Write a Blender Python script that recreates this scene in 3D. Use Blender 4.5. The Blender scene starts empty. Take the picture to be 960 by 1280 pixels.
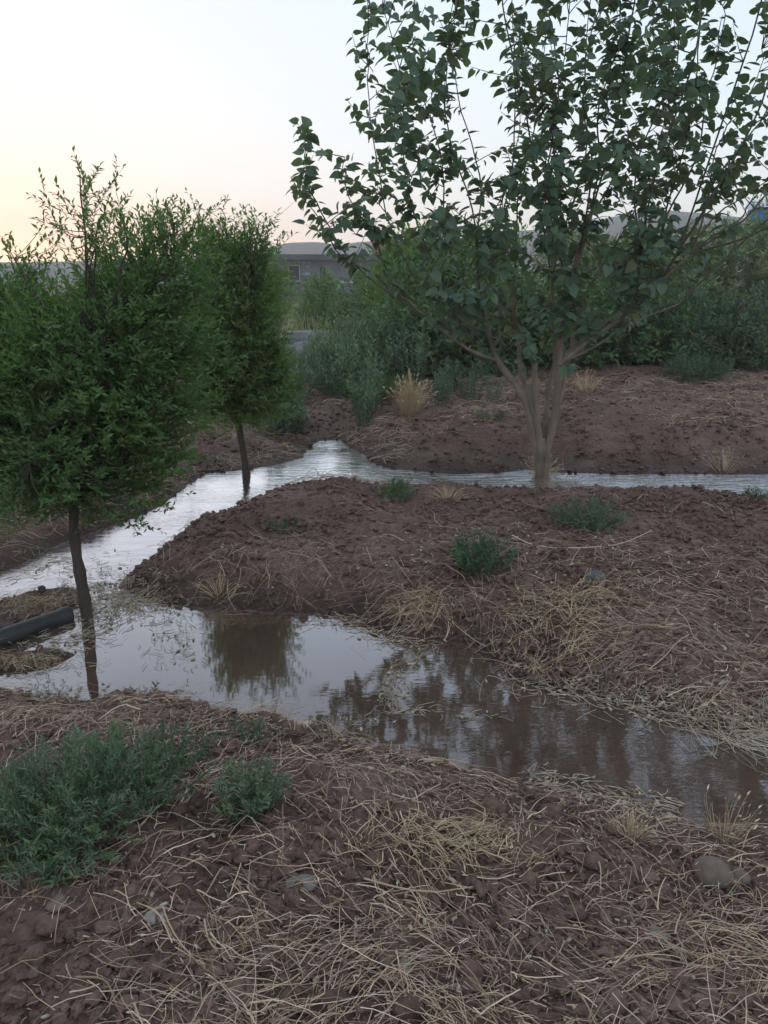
import bpy, math
import numpy as np
from mathutils import Matrix, Vector

SC = bpy.context.scene
COL = SC.collection
R = math.radians
rng = np.random.default_rng(11)

# ---------------------------------------------------------------- camera
FPX, CX, CY = 960.0, 480.0, 640.0          # focal length and centre, in pixels of the 960 x 1280 photograph
CAM_H, PITCH = 1.75, R(17.1)
cam = bpy.data.cameras.new('camera')
cam_o = bpy.data.objects.new('camera', cam)
COL.objects.link(cam_o)
cam.sensor_fit = 'VERTICAL'; cam.sensor_height = 36.0; cam.lens = 36.0 * FPX / 1280.0
cam.clip_start = 0.05; cam.clip_end = 9000.0
cam_o.location = (0, 0, CAM_H); cam_o.rotation_euler = (R(90) - PITCH, 0, 0)
SC.camera = cam_o

# ---------------------------------------------------------------- sky, sun, exposure
SUN_AZ, SUN_EL = -30.0, 1.5                # sun just going down, left of the view
world = bpy.data.worlds.new('World'); SC.world = world; world.use_nodes = True
wn, wl = world.node_tree.nodes, world.node_tree.links
bg = wn['Background']
sky = wn.new('ShaderNodeTexSky'); sky.sky_type = 'NISHITA'; sky.sun_disc = False
sky.sun_elevation = R(SUN_EL); sky.sun_rotation = R(SUN_AZ)
sky.air_density = 1.0; sky.dust_density = 0.7; sky.ozone_density = 1.0
gam = wn.new('ShaderNodeGamma'); gam.inputs[1].default_value = 0.55
hsv = wn.new('ShaderNodeHueSaturation'); hsv.inputs['Saturation'].default_value = 1.3
tin = wn.new('ShaderNodeMix'); tin.data_type = 'RGBA'; tin.blend_type = 'MULTIPLY'
tin.inputs[0].default_value = 1.0; tin.inputs[7].default_value = (0.58, 0.465, 0.30, 1)
wl.new(sky.outputs[0], gam.inputs[0]); wl.new(gam.outputs[0], hsv.inputs['Color'])
sky_fill = wn.new('ShaderNodeMix'); sky_fill.data_type = 'RGBA'      # even pale blue mixed into the whole sky, added to brighten the ground
sky_fill.inputs[0].default_value = 0.70; sky_fill.inputs[7].default_value = (0.525, 0.675, 0.87, 1)
wl.new(hsv.outputs[0], tin.inputs[6]); wl.new(tin.outputs[2], sky_fill.inputs[6]); wl.new(sky_fill.outputs[2], bg.inputs[0])
bg.inputs[1].default_value = 0.15
sun = bpy.data.lights.new('sun', 'SUN'); sun.energy = 0.04; sun.angle = R(6); sun.color = (1.0, 0.72, 0.48)
sun_o = bpy.data.objects.new('sun', sun); COL.objects.link(sun_o)
sd = Vector((math.sin(R(SUN_AZ)) * math.cos(R(SUN_EL)), math.cos(R(SUN_AZ)) * math.cos(R(SUN_EL)), math.sin(R(SUN_EL))))
sun_o.rotation_euler = (-sd).to_track_quat('-Z', 'Y').to_euler()
sun_o.location = (-20, 34, 6)
vs = SC.view_settings
vs.view_transform = 'Standard'; vs.look = 'None'; vs.gamma = 1.0; vs.use_curve_mapping = False
vs.exposure = 3.4
SC.render.engine = 'CYCLES'
cy = SC.cycles
cy.max_bounces = 7; cy.diffuse_bounces = 4; cy.glossy_bounces = 3; cy.transmission_bounces = 4
cy.transparent_max_bounces = 4; cy.volume_bounces = 0
cy.caustics_reflective = False; cy.caustics_refractive = False
cy.use_denoising = True
try:
    cy.denoiser = 'OPENIMAGEDENOISE'; cy.denoising_input_passes = 'RGB_ALBEDO_NORMAL'
except Exception:
    pass

# ---------------------------------------------------------------- pixel -> place
def ray(px, py):
    x = (np.asarray(px, float) - CX) / FPX; u = (CY - np.asarray(py, float)) / FPX
    c, s = math.cos(PITCH), math.sin(PITCH)
    return np.stack([x, c + u * s, -s + u * c], -1)
def at_z(px, py, z=0.0):
    d = ray(px, py); t = (z - CAM_H) / d[..., 2]
    return d * t[..., None] + np.array([0, 0, CAM_H])
def at_y(px, py, Y):
    d = ray(px, py); t = np.asarray(Y, float) / d[..., 1]
    return d * t[..., None] + np.array([0, 0, CAM_H])

# ---------------------------------------------------------------- noise and fields
def _hash(ix, iy, seed):
    n = (ix.astype(np.int64) * 374761393 + iy.astype(np.int64) * 668265263 + seed * 974634777) & 0xffffffff
    n = ((n ^ (n >> 13)) * 1274126177) & 0xffffffff
    n = (n ^ (n >> 16)) & 0xffff
    return n / 65535.0
def vnoise(x, y, seed=0):
    ix, iy = np.floor(x), np.floor(y); fx, fy = x - ix, y - iy
    fx = fx * fx * fx * (fx * (fx * 6 - 15) + 10); fy = fy * fy * fy * (fy * (fy * 6 - 15) + 10)
    a, b = _hash(ix, iy, seed), _hash(ix + 1, iy, seed)
    c, d = _hash(ix, iy + 1, seed), _hash(ix + 1, iy + 1, seed)
    return (a + (b - a) * fx) * (1 - fy) + (c + (d - c) * fx) * fy
def fbm(x, y, seed=0, o=3):
    s, a, t = 0.0, 1.0, 0.0
    for k in range(o):
        s = s + a * (vnoise(x * 2 ** k + 17.3 * k, y * 2 ** k - 9.1 * k, seed + k) - 0.5); t += a; a *= 0.5
    return s / t * 2
def sstep(a, b, x):
    t = np.clip((x - a) / (b - a), 0, 1); return t * t * (3 - 2 * t)
def sdf_poly(P, poly):
    x, y = P[:, 0], P[:, 1]
    d2 = np.full(len(P), 1e18); ins = np.zeros(len(P), bool)
    n = len(poly)
    for i in range(n):
        a, b = poly[i], poly[(i + 1) % n]
        e = b - a; wx, wy = x - a[0], y - a[1]
        t = np.clip((wx * e[0] + wy * e[1]) / max(e @ e, 1e-12), 0, 1)
        d2 = np.minimum(d2, (wx - e[0] * t) ** 2 + (wy - e[1] * t) ** 2)
        if a[1] != b[1]:
            c = ((a[1] > y) != (b[1] > y)) & (x < e[0] * (y - a[1]) / (b[1] - a[1]) + a[0])
            ins ^= c
    return np.where(ins, -np.sqrt(d2), np.sqrt(d2))

# ---------------------------------------------------------------- outline of the water (traced on the level of the water)
far_edge = [(-60, 742), (0, 716), (42, 700), (75, 680), (121, 664), (183, 642), (208, 630), (235, 606), (262, 592), (300, 589), (333, 584),
            (375, 573), (385, 562), (399, 551), (424, 550), (436, 560), (450, 567), (468, 580), (487, 586), (526, 590),
            (565, 593), (622, 591), (657, 587), (693, 591), (764, 593), (820, 593), (900, 593), (960, 593), (1040, 592)]
near_edge = [(1040, 626), (960, 624), (900, 624), (820, 620), (740, 618), (690, 620), (640, 620), (600, 617), (560, 611), (520, 608),
             (480, 606), (440, 602), (410, 601), (365, 606), (340, 612), (322, 622), (300, 632), (280, 645), (252, 655),
             (226, 668), (204, 682), (192, 694), (172, 708), (158, 722), (150, 736)]
pool_far = [(190, 750), (235, 760), (300, 763), (390, 765), (440, 772), (480, 792), (520, 800), (590, 806), (620, 832),
            (645, 850), (690, 858), (740, 866), (800, 882), (860, 900), (910, 914), (960, 912), (1080, 905)]
pool_near = [(1080, 1034), (960, 1032), (890, 1036), (855, 1032), (808, 1018), (762, 1000), (690, 992), (645, 983), (598, 967),
             (517, 950), (458, 931), (407, 913), (372, 908), (345, 890), (306, 892), (270, 886), (245, 876), (192, 871),
             (166, 867), (136, 871), (109, 876), (52, 874), (26, 870), (0, 858), (-60, 850)]
def ext(p, x):
    q = p.copy(); q[0] = x; return q
fe, ne, pf, pn = (at_z(*np.array(e, float).T)[:, :2] for e in (far_edge, near_edge, pool_far, pool_near))
WATER = np.concatenate([[ext(fe[0], -7.5)], fe, [ext(fe[-1], 9.0)], [ext(ne[0], 9.0)], ne, pf, [ext(pf[-1], 7.0)],
                        [ext(pn[0], 7.0)], pn, [ext(pn[-1], -7.5)]])
ISLE = at_z(*np.array([(-90, 775), (-40, 760), (0, 752), (40, 740), (85, 733), (112, 740), (104, 758), (66, 768), (0, 790), (-90, 800)], float).T)[:, :2]
ISLE2 = at_z(*np.array([(-60, 826), (10, 815), (60, 812), (95, 818), (70, 832), (20, 842), (-60, 845)], float).T)[:, :2]

def water_d(P):
    """metres to the nearest water edge; negative on the water"""
    d = sdf_poly(P, WATER)
    isl = np.minimum(sdf_poly(P, ISLE), sdf_poly(P, ISLE2))
    return np.where(d < 0, np.maximum(d, -isl), d)
def ground(x, y, detail=True):
    x = np.asarray(x, float); y = np.asarray(y, float); sh = x.shape
    P = np.stack([x.ravel(), y.ravel()], -1); X, Y = P[:, 0], P[:, 1]
    d = np.full(len(P), 5.0)
    m = (np.abs(X) < 10) & (Y > -3) & (Y < 14)
    d[m] = water_d(P[m])
    d = d + 0.035 * fbm(X * 5, Y * 5, 3, 3) * sstep(14, 11, Y)
    far = sstep(5.4, 6.6, Y + 0.28 * np.minimum(X, 0.0) * -1.0 * 0)      # 1 beyond the back channel
    near = sstep(3.2, 2.6, Y - 0.25 * np.clip(-X, 0, 2))
    hmax = 0.205 + far * 0.135 * sstep(-1.0, 1.0, X) + 0.0 * near
    L = 0.27 + 0.62 * far + 0.03 * near
    up = hmax * (1 - np.exp(-np.maximum(d, 0) / L))
    isl = np.minimum(sdf_poly(P[m], ISLE), sdf_poly(P[m], ISLE2)); k = np.zeros(len(P)); k[m] = isl < 0
    up = np.where((k > 0), np.minimum(up, 0.016 + 0.014 * fbm(X * 7, Y * 7, 66, 2)), up)
    dn = -0.10 * (1 - np.exp(np.minimum(d, 0) / 0.12))
    h = np.where(d > 0, up, dn)
    if detail:
        a = sstep(-0.02, 0.22, d) * sstep(60, 12, Y)
        h = h + a * (0.045 * fbm(X * 1.7, Y * 1.7, 21, 2) + 0.030 * fbm(X * 6, Y * 6, 31, 3) * (1 - 0.4 * k)
                     + 0.022 * (0.5 - np.abs(fbm(X * 17, Y * 17, 41, 2))) * sstep(9, 5, Y))
    h = h + 0.16 * np.exp(-((X - 3.3) / 1.3) ** 2 - ((Y - 11.6) / 0.5) ** 2)          # earth bank below the hedge
    return h.reshape(sh)
def gz(x, y):
    return float(ground(np.array([x]), np.array([y]))[0])
def at_g(px, py):
    """where a pixel's ray meets the ground"""
    z = 0.2
    for _ in range(12):
        p = at_z(px, py, z); z = 0.5 * z + 0.5 * gz(p[0], p[1])
    p[2] = gz(p[0], p[1]); return p

# ---------------------------------------------------------------- mesh helpers
def tag(o, label=None, cat=None, group=None, kind=None):
    for k, v in (('label', label), ('category', cat), ('group', group), ('kind', kind)):
        if v: o[k] = v
    return o
def make_mesh(name, parts, mat, smooth=True):
    """parts: list of (verts (n,3), faces (m,k)) joined into one mesh"""
    Vs, LV, LS, off, ls = [], [], [], 0, 0
    for V, F in parts:
        V = np.asarray(V, float).reshape(-1, 3); F = np.asarray(F, np.int64)
        if len(F) == 0: continue
        Vs.append(V); LV.append((F + off).ravel()); LS.append(ls + np.arange(len(F)) * F.shape[1])
        off += len(V); ls += F.size
    V = np.concatenate(Vs); LV = np.concatenate(LV); LS = np.concatenate(LS)
    me = bpy.data.meshes.new(name)
    me.vertices.add(len(V)); me.vertices.foreach_set('co', V.ravel().astype(np.float32))
    me.loops.add(len(LV)); me.loops.foreach_set('vertex_index', LV.astype(np.int32))
    me.polygons.add(len(LS)); me.polygons.foreach_set('loop_start', LS.astype(np.int32))
    me.update(calc_edges=True); me.validate()
    me.polygons.foreach_set('use_smooth', np.full(len(me.polygons), smooth))
    me.materials.append(mat)
    return me
def mk(name, parts, mat, parent=None, smooth=True, base=None):
    if not isinstance(parts, list): parts = [parts]
    if base is not None: parts = [(np.asarray(V) - np.asarray(base), F) for V, F in parts]
    o = bpy.data.objects.new(name, make_mesh(name, parts, mat, smooth))
    COL.objects.link(o)
    if parent is not None: o.parent = parent
    elif base is not None: o.location = tuple(base)
    return o
def empty(name, loc):
    o = bpy.data.objects.new(name, None); o.empty_display_size = 0.2
    COL.objects.link(o); o.location = tuple(loc); return o
def unit(v):
    return v / np.maximum(np.linalg.norm(v, axis=-1, keepdims=True), 1e-9)
def tubes(paths, radii, sides=5):
    """paths (N,P,3), radii (N,P) or (N,1): open tapered tubes"""
    P = np.asarray(paths, float); N, K, _ = P.shape
    r = np.broadcast_to(np.asarray(radii, float), (N, K))
    T = np.empty_like(P); T[:, 1:-1] = P[:, 2:] - P[:, :-2]; T[:, 0] = P[:, 1] - P[:, 0]; T[:, -1] = P[:, -1] - P[:, -2]
    T = unit(T)
    ref = np.where(np.abs(T[:, :1, 2:3]) > 0.8, np.array([1.0, 0, 0]), np.array([0, 0, 1.0]))
    A = unit(np.cross(T, np.broadcast_to(ref, T.shape))); B = np.cross(T, A)
    a = np.arange(sides) * 2 * np.pi / sides
    V = P[:, :, None, :] + r[:, :, None, None] * (np.cos(a)[None, None, :, None] * A[:, :, None, :] + np.sin(a)[None, None, :, None] * B[:, :, None, :])
    idx = np.arange(N * K * sides).reshape(N, K, sides)
    q = np.stack([idx[:, :-1], np.roll(idx[:, :-1], -1, 2), np.roll(idx[:, 1:], -1, 2), idx[:, 1:]], -1)
    return V.reshape(-1, 3), q.reshape(-1, 4)
def ribbons(paths, half):
    """paths (N,P,3): flat grass blades, slightly rolled"""
    P = np.asarray(paths, float); N, K, _ = P.shape
    T = np.empty_like(P); T[:, 1:-1] = P[:, 2:] - P[:, :-2]; T[:, 0] = P[:, 1] - P[:, 0]; T[:, -1] = P[:, -1] - P[:, -2]
    up = unit(np.array([0, 0, 1.0]) + .5 * rng.normal(size=(N, 1, 3)))
    A = unit(np.cross(unit(T), np.broadcast_to(up, T.shape)))
    h = np.broadcast_to(np.asarray(half, float), (N, K))[..., None]
    V = np.stack([P - A * h, P + A * h], 2); idx = np.arange(N * K * 2).reshape(N, K, 2)
    q = np.stack([idx[:, :-1, 0], idx[:, :-1, 1], idx[:, 1:, 1], idx[:, 1:, 0]], -1)
    return V.reshape(-1, 3), q.reshape(-1, 4)
def smooth_path(pts, n):
    """Catmull-Rom through pts, n points"""
    p = np.asarray(pts, float)
    p = np.vstack([2 * p[0] - p[1], p, 2 * p[-1] - p[-2]])
    m = len(p) - 3; t = np.linspace(0, m - 1e-6, n); i = t.astype(int); f = (t - i)[:, None]
    a, b, c, d = p[i], p[i + 1], p[i + 2], p[i + 3]
    return 0.5 * (2 * b + (c - a) * f + (2 * a - 5 * b + 4 * c - d) * f ** 2 + (3 * b - 3 * c + d - a) * f ** 3)
LANCE = (np.array([(0, 0, 0), (.42, .5, .10), (.42, 0, 0), (.42, -.5, .10), (1, 0, -.10)]),
         np.array([(0, 2, 1), (0, 3, 2), (2, 4, 1), (3, 4, 2)]))
HEART = (np.array([(0, 0, 0), (.3, 0, -.02), (.65, 0, -.03), (1, 0, -.14),
                   (-.10, .25, .05), (.10, .46, .11), (.42, .47, .10), (.74, .25, .02),
                   (-.10, -.25, .05), (.10, -.46, .11), (.42, -.47, .10), (.74, -.25, .02)]),
         np.array([(0, 1, 5), (0, 5, 4), (1, 6, 5), (1, 2, 6), (2, 7, 6), (2, 3, 7),
                   (1, 0, 9), (0, 8, 9), (1, 9, 10), (2, 1, 10), (2, 10, 11), (3, 2, 11)]))
def leaf_mesh(pos, ax, nrm, L, W, tpl):
    ax = unit(ax); side = unit(np.cross(nrm, ax)); n2 = np.cross(ax, side)
    tv, tf = tpl; N = len(pos)
    L = np.broadcast_to(np.asarray(L, float), (N,)); W = np.broadcast_to(np.asarray(W, float), (N,))
    V = (pos[:, None, :] + (tv[None, :, 0] * L[:, None])[..., None] * ax[:, None, :]
         + (tv[None, :, 1] * W[:, None])[..., None] * side[:, None, :]
         + (tv[None, :, 2] * L[:, None])[..., None] * n2[:, None, :])
    F = tf[None] + (np.arange(N) * len(tv))[:, None, None]
    return V.reshape(-1, 3), F.reshape(-1, 3)
def rdir(n):
    return unit(rng.normal(size=(n, 3)))
def bend(A, B, up, n=5):
    """quadratic twigs from A to B bowing by `up`"""
    t = np.linspace(0, 1, n)[None, :, None]
    M = (A + B) / 2 + up
    return (1 - t) ** 2 * A[:, None] + 2 * t * (1 - t) * M[:, None] + t ** 2 * B[:, None]
def leaves_on(paths, k, tmin, spread, lift, out=None):
    """k leaf seats along each path: position, axis, normal"""
    N, K, _ = paths.shape
    t = np.linspace(tmin, 1.0, k)[None] + rng.uniform(-.03, .03, (N, k)); t = np.clip(t, 0, 1) * (K - 1)
    i = np.minimum(t.astype(int), K - 2); f = (t - i)[..., None]
    rows = np.arange(N)[:, None]
    a, b = paths[rows, i], paths[rows, i + 1]
    pos = a + (b - a) * f; tan = unit(b - a)
    q = rng.normal(size=pos.shape); q = unit(q - (q * tan).sum(-1, keepdims=True) * tan)
    s = np.where(np.arange(k) % 2, 1.0, -1.0)[None, :, None]
    q0 = unit(np.cross(tan, np.array([0.2, 0.3, 1.0])))
    q = unit(q * 0.8 + q0 * s)
    ax = unit(tan * (1 - spread) + q * spread + np.array([0, 0, lift]) + 0.15 * rng.normal(size=pos.shape))
    nr = np.array([0, 0, 0.9]) + 0.55 * rng.normal(size=pos.shape)
    if out is not None: nr = nr * 0.75 + out[:, None, :] * 0.85
    nr = unit(nr)
    return pos.reshape(-1, 3), ax.reshape(-1, 3), nr.reshape(-1, 3)

# ---------------------------------------------------------------- materials
def mat_new(name):
    m = bpy.data.materials.new(name); m.use_nodes = True
    nt = m.node_tree; return m, nt, nt.nodes['Principled BSDF']
def node(nt, t, **kw):
    n = nt.nodes.new(t)
    for k, v in kw.items(): setattr(n, k, v)
    return n
def ramp(nt, src, stops):
    r = node(nt, 'ShaderNodeValToRGB'); e = r.color_ramp.elements
    while len(e) < len(stops): e.new(0.5)
    for el, (p, c) in zip(e, stops): el.position = p; el.color = (*c, 1)
    nt.links.new(src, r.inputs[0]); return r.outputs[0]
def noise_tex(nt, scale, detail=4, rough=0.55, coords=None):
    n = node(nt, 'ShaderNodeTexNoise'); n.inputs['Scale'].default_value = scale
    n.inputs['Detail'].default_value = detail; n.inputs['Roughness'].default_value = rough
    if coords is not None: nt.links.new(coords, n.inputs['Vector'])
    return n.outputs['Fac']
def mixc(nt, fac, a, b, mode='MIX'):
    n = node(nt, 'ShaderNodeMix', data_type='RGBA', blend_type=mode)
    for s, v in ((0, fac), (6, a), (7, b)):
        if isinstance(v, (int, float)): n.inputs[s].default_value = v
        elif isinstance(v, tuple): n.inputs[s].default_value = (*v, 1)
        else: nt.links.new(v, n.inputs[s])
    return n.outputs[2]
def maprange(nt, src, a, b, c, d):
    n = node(nt, 'ShaderNodeMapRange'); nt.links.new(src, n.inputs[0])
    for i, v in enumerate((a, b, c, d)): n.inputs[i + 1].default_value = v
    return n.outputs[0]
def bump(nt, bs, height, strength, dist):
    b = node(nt, 'ShaderNodeBump'); b.inputs['Strength'].default_value = strength; b.inputs['Distance'].default_value = dist
    nt.links.new(height, b.inputs['Height']); nt.links.new(b.outputs[0], bs.inputs['Normal']); return b

def soil_mat(name, dark, mid, light, wet=True):
    m, nt, bs = mat_new(name)
    g = node(nt, 'ShaderNodeNewGeometry'); pos = g.outputs['Position']
    n1 = noise_tex(nt, 2.3, 6, 0.62, pos); n2 = noise_tex(nt, 34, 5, 0.65, pos)
    c1 = ramp(nt, n1, [(0.32, dark), (0.52, mid), (0.72, light)])
    c2 = ramp(nt, n2, [(0.30, (0.45, 0.43, 0.42)), (0.55, (0.95, 0.95, 0.95)), (0.75, (1.35, 1.3, 1.25))])
    c = mixc(nt, 1.0, c1, c2, 'MULTIPLY')
    bs.inputs['Roughness'].default_value = 0.9; bs.inputs['Specular IOR Level'].default_value = 0.25
    if wet:
        sep = node(nt, 'ShaderNodeSeparateXYZ'); nt.links.new(pos, sep.inputs[0])
        jz = node(nt, 'ShaderNodeMath', operation='MULTIPLY_ADD'); nt.links.new(n2, jz.inputs[0]); jz.inputs[1].default_value = 0.06
        nt.links.new(sep.outputs[2], jz.inputs[2])
        w = maprange(nt, jz.outputs[0], 0.05, 0.16, 1.0, 0.0)
        c = mixc(nt, w, c, mixc(nt, 1.0, c, (0.42, 0.38, 0.36), 'MULTIPLY'))
        nt.links.new(maprange(nt, w, 0, 1, 0.92, 0.45), bs.inputs['Roughness'])
    nt.links.new(c, bs.inputs['Base Color'])
    n3 = noise_tex(nt, 70, 6, 0.75, pos)
    vo = node(nt, 'ShaderNodeTexVoronoi'); vo.inputs['Scale'].default_value = 46; nt.links.new(pos, vo.inputs['Vector'])
    vo.inputs['Randomness'].default_value = 1.0
    hs = node(nt, 'ShaderNodeMath', operation='MULTIPLY_ADD'); nt.links.new(vo.outputs['Distance'], hs.inputs[0]); hs.inputs[1].default_value = -0.8; nt.links.new(n3, hs.inputs[2])
    bump(nt, bs, hs.outputs[0], 0.9, 0.016)
    return m
def rand_island(nt):
    g = node(nt, 'ShaderNodeNewGeometry'); oi = node(nt, 'ShaderNodeObjectInfo')
    a = node(nt, 'ShaderNodeMath', operation='ADD'); nt.links.new(g.outputs['Random Per Island'], a.inputs[0]); nt.links.new(oi.outputs['Random'], a.inputs[1])
    f = node(nt, 'ShaderNodeMath', operation='FRACT'); nt.links.new(a.outputs[0], f.inputs[0])
    return f.outputs[0]
def leaf_mat(name, cols, trans=0.25, rough=0.5, spec=0.7, back=None):
    m, nt, bs = mat_new(name)
    f = rand_island(nt)
    c = ramp(nt, f, [(i / max(len(cols) - 1, 1), k) for i, k in enumerate(cols)])
    g = node(nt, 'ShaderNodeNewGeometry')
    v = noise_tex(nt, 1.7, 3, 0.5, g.outputs['Position'])
    c = mixc(nt, 1.0, c, ramp(nt, v, [(0.3, (0.72, 0.74, 0.78)), (0.7, (1.25, 1.22, 1.1))]), 'MULTIPLY')
    if back is not None:
        c = mixc(nt, g.outputs['Backfacing'], c, back)
    nt.links.new(c, bs.inputs['Base Color'])
    bs.inputs['Roughness'].default_value = rough; bs.inputs['Specular IOR Level'].default_value = spec
    if trans > 0:
        t = node(nt, 'ShaderNodeBsdfTranslucent')
        nt.links.new(mixc(nt, 1.0, c, (1.1, 1.25, 0.6), 'MULTIPLY'), t.inputs[0])
        mx = node(nt, 'ShaderNodeMixShader'); mx.inputs[0].default_value = trans
        out = nt.nodes['Material Output']
        nt.links.new(bs.outputs[0], mx.inputs[1]); nt.links.new(t.outputs[0], mx.inputs[2]); nt.links.new(mx.outputs[0], out.inputs[0])
    return m
def dry_mat(name, cols, rough=0.75):
    m, nt, bs = mat_new(name)
    c = ramp(nt, rand_island(nt), [(i / max(len(cols) - 1, 1), k) for i, k in enumerate(cols)])
    nt.links.new(c, bs.inputs['Base Color']); bs.inputs['Roughness'].default_value = rough
    bs.inputs['Specular IOR Level'].default_value = 0.25
    return m
def bark_mat(name, a, b, scale=30):
    m, nt, bs = mat_new(name)
    tc = node(nt, 'ShaderNodeTexCoord'); mp = node(nt, 'ShaderNodeMapping'); mp.inputs['Scale'].default_value = (1, 1, 0.25)
    nt.links.new(tc.outputs['Object'], mp.inputs[0])
    n = noise_tex(nt, scale, 6, 0.65, mp.outputs[0]); n2 = noise_tex(nt, 5, 3, 0.5, tc.outputs['Object'])
    c = mixc(nt, 0.5, ramp(nt, n, [(0.3, a), (0.7, b)]), ramp(nt, n2, [(0.3, a), (0.7, b)]))
    nt.links.new(c, bs.inputs['Base Color']); bs.inputs['Roughness'].default_value = 1.35
    bs.inputs['Specular IOR Level'].default_value = 0.2
    bump(nt, bs, n, 1.0, 0.014)
    return m
def rough_mat(name, a, b, scale=6, rough=0.85, bmp=0.4, bd=0.01):
    m, nt, bs = mat_new(name)
    tc = node(nt, 'ShaderNodeTexCoord')
    n = noise_tex(nt, scale, 6, 0.62, tc.outputs['Object'])
    nt.links.new(ramp(nt, n, [(0.3, a), (0.7, b)]), bs.inputs['Base Color'])
    bs.inputs['Roughness'].default_value = rough; bs.inputs['Specular IOR Level'].default_value = 0.3
    bump(nt, bs, n, bmp, bd)
    return m

M = {}
M['soil'] = soil_mat('soil', (0.125, 0.072, 0.055), (0.198, 0.120, 0.094), (0.29, 0.187, 0.148))
M['clod'] = soil_mat('clod', (0.14, 0.083, 0.065), (0.222, 0.137, 0.108), (0.318, 0.208, 0.166), wet=False)
M['straw'] = dry_mat('straw', [(.38, .245, .16), (.68, .49, .345), (.22, .132, .087), (.48, .325, .215), (.80, .62, .46), (.28, .175, .113), (.62, .44, .31), (.18, .112, .078), (.53, .395, .295)])
M['yellow_straw'] = dry_mat('yellow_straw', [(.48, .34, .20), (.62, .465, .29), (.40, .275, .165), (.54, .40, .245)])
M['wet_straw'] = dry_mat('wet_straw', [(.32, .24, .165), (.60, .49, .35), (.46, .37, .26), (.24, .175, .12)], 0.5)
M['blond'] = dry_mat('blond_grass', [(.60, .44, .28), (.72, .56, .37), (.50, .35, .21)])
M['husk'] = dry_mat('husk', [(.42, .36, .24), (.5, .44, .32), (.32, .26, .17)])
M['mulberry'] = leaf_mat('broad_leaf', [(.085, .150, .098), (.112, .182, .112), (.074, .134, .094), (.132, .200, .118), (.098, .162, .106), (.15, .20, .10)], 0.32, 0.5, 0.6, back=(.16, .215, .15))
M['willow'] = leaf_mat('narrow_leaf', [(.105, .190, .070), (.135, .230, .080), (.165, .255, .092), (.110, .195, .088)], 0.5, 0.5, 0.4)
M['willow2'] = leaf_mat('narrow_leaf_light', [(.120, .210, .074), (.155, .250, .084), (.185, .275, .095), (.125, .210, .092)], 0.5, 0.5, 0.4)
M['weed'] = leaf_mat('weed_leaf', [(.085, .155, .080), (.110, .185, .096), (.140, .210, .112), (.078, .140, .080)], 0.25, 0.5, 0.4)
M['greyweed'] = leaf_mat('grey_weed_leaf', [(.130, .195, .125), (.165, .235, .150), (.205, .265, .175), (.12, .18, .115)], 0.3, 0.5, 0.4)
M['hedge'] = leaf_mat('hedge_leaf', [(.090, .158, .072), (.118, .195, .084), (.148, .222, .095), (.095, .162, .085)], 0.35, 0.5, 0.4)
M['palehedge'] = leaf_mat('pale_hedge_leaf', [(.18, .235, .13), (.22, .275, .155), (.26, .305, .185), (.19, .245, .15)], 0.33, 0.5, 0.4)
M['brightleaf'] = leaf_mat('bright_leaf', [(.11, .21, .055), (.14, .25, .065), (.17, .28, .08)], 0.35, 0.5, 0.4)
M['bark'] = bark_mat('dark_bark', (.055, .042, .036), (.13, .10, .085))
M['palebark'] = bark_mat('pale_bark', (.13, .10, .072), (.36, .29, .215), 16)
M['twig'] = bark_mat('twig', (.09, .07, .05), (.17, .13, .095))
M['shoot'] = bark_mat('grey_shoot', (.10, .095, .07), (.20, .18, .135))
M['greenstem'] = dry_mat('green_stem', [(.09, .12, .06), (.12, .13, .07)])
M['stone'] = rough_mat('stone', (.125, .09, .07), (.20, .15, .12), 22, 0.9, 0.6, 0.005)
M['bluestone'] = rough_mat('blue_stone', (.14, .118, .10), (.21, .185, .16), 26, 0.8, 0.35, 0.004)
M['darkstone'] = rough_mat('dark_stone', (.07, .068, .072), (.12, .115, .12), 16, 0.8, 0.35, 0.004)
M['palestone'] = rough_mat('pale_stone', (.23, .19, .165), (.31, .265, .235), 26, 0.85, 0.3, 0.003)
M['rubber'] = rough_mat('black_rubber', (.020, .026, .030), (.075, .068, .062), 9, 0.5, 0.4, 0.003)
M['concrete'] = rough_mat('concrete', (.12, .12, .125), (.21, .205, .20), 3, 0.9, 0.5, 0.03)
M['housewall'] = rough_mat('house_wall', (.12, .125, .135), (.19, .19, .195), 1.5, 0.9, 0.3, 0.03)
M['stonewall'] = rough_mat('stone_wall', (.10, .10, .105), (.36, .35, .34), 3.0, 0.9, 0.8, 0.08)
M['slab'] = rough_mat('roof_slab', (.08, .08, .085), (.13, .128, .13), 2, 0.9, 0.3, 0.03)
M['dark'] = rough_mat('dark_opening', (.02, .02, .022), (.035, .035, .036), 3, 0.6, 0.1, 0.01)
M['pane'] = rough_mat('window_pane', (.10, .11, .125), (.14, .15, .165), 1, 0.3, 0.05, 0.01)
M['brick'] = rough_mat('red_brick', (.23, .10, .075), (.34, .15, .115), 5, 0.9, 0.4, 0.02)
M['block'] = dry_mat('stone_block', [(.10, .105, .11), (.24, .24, .245), (.15, .15, .155), (.34, .335, .33), (.08, .082, .088)], 0.9)
M['metal'] = rough_mat('pale_metal', (.38, .39, .40), (.52, .53, .54), 8, 0.5, 0.1, 0.003)
M['bluepaint'] = rough_mat('blue_paint', (.05, .19, .46), (.07, .24, .54), 3, 0.5, 0.05, 0.003)
M['sheet'] = rough_mat('pale_sheet', (.42, .46, .52), (.52, .56, .62), 2, 0.5, 0.1, 0.003)
M['hill'] = rough_mat('hill_slope', (.10, .088, .085), (.16, .14, .13), 0.06, 0.95, 0.3, 0.6)

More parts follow.
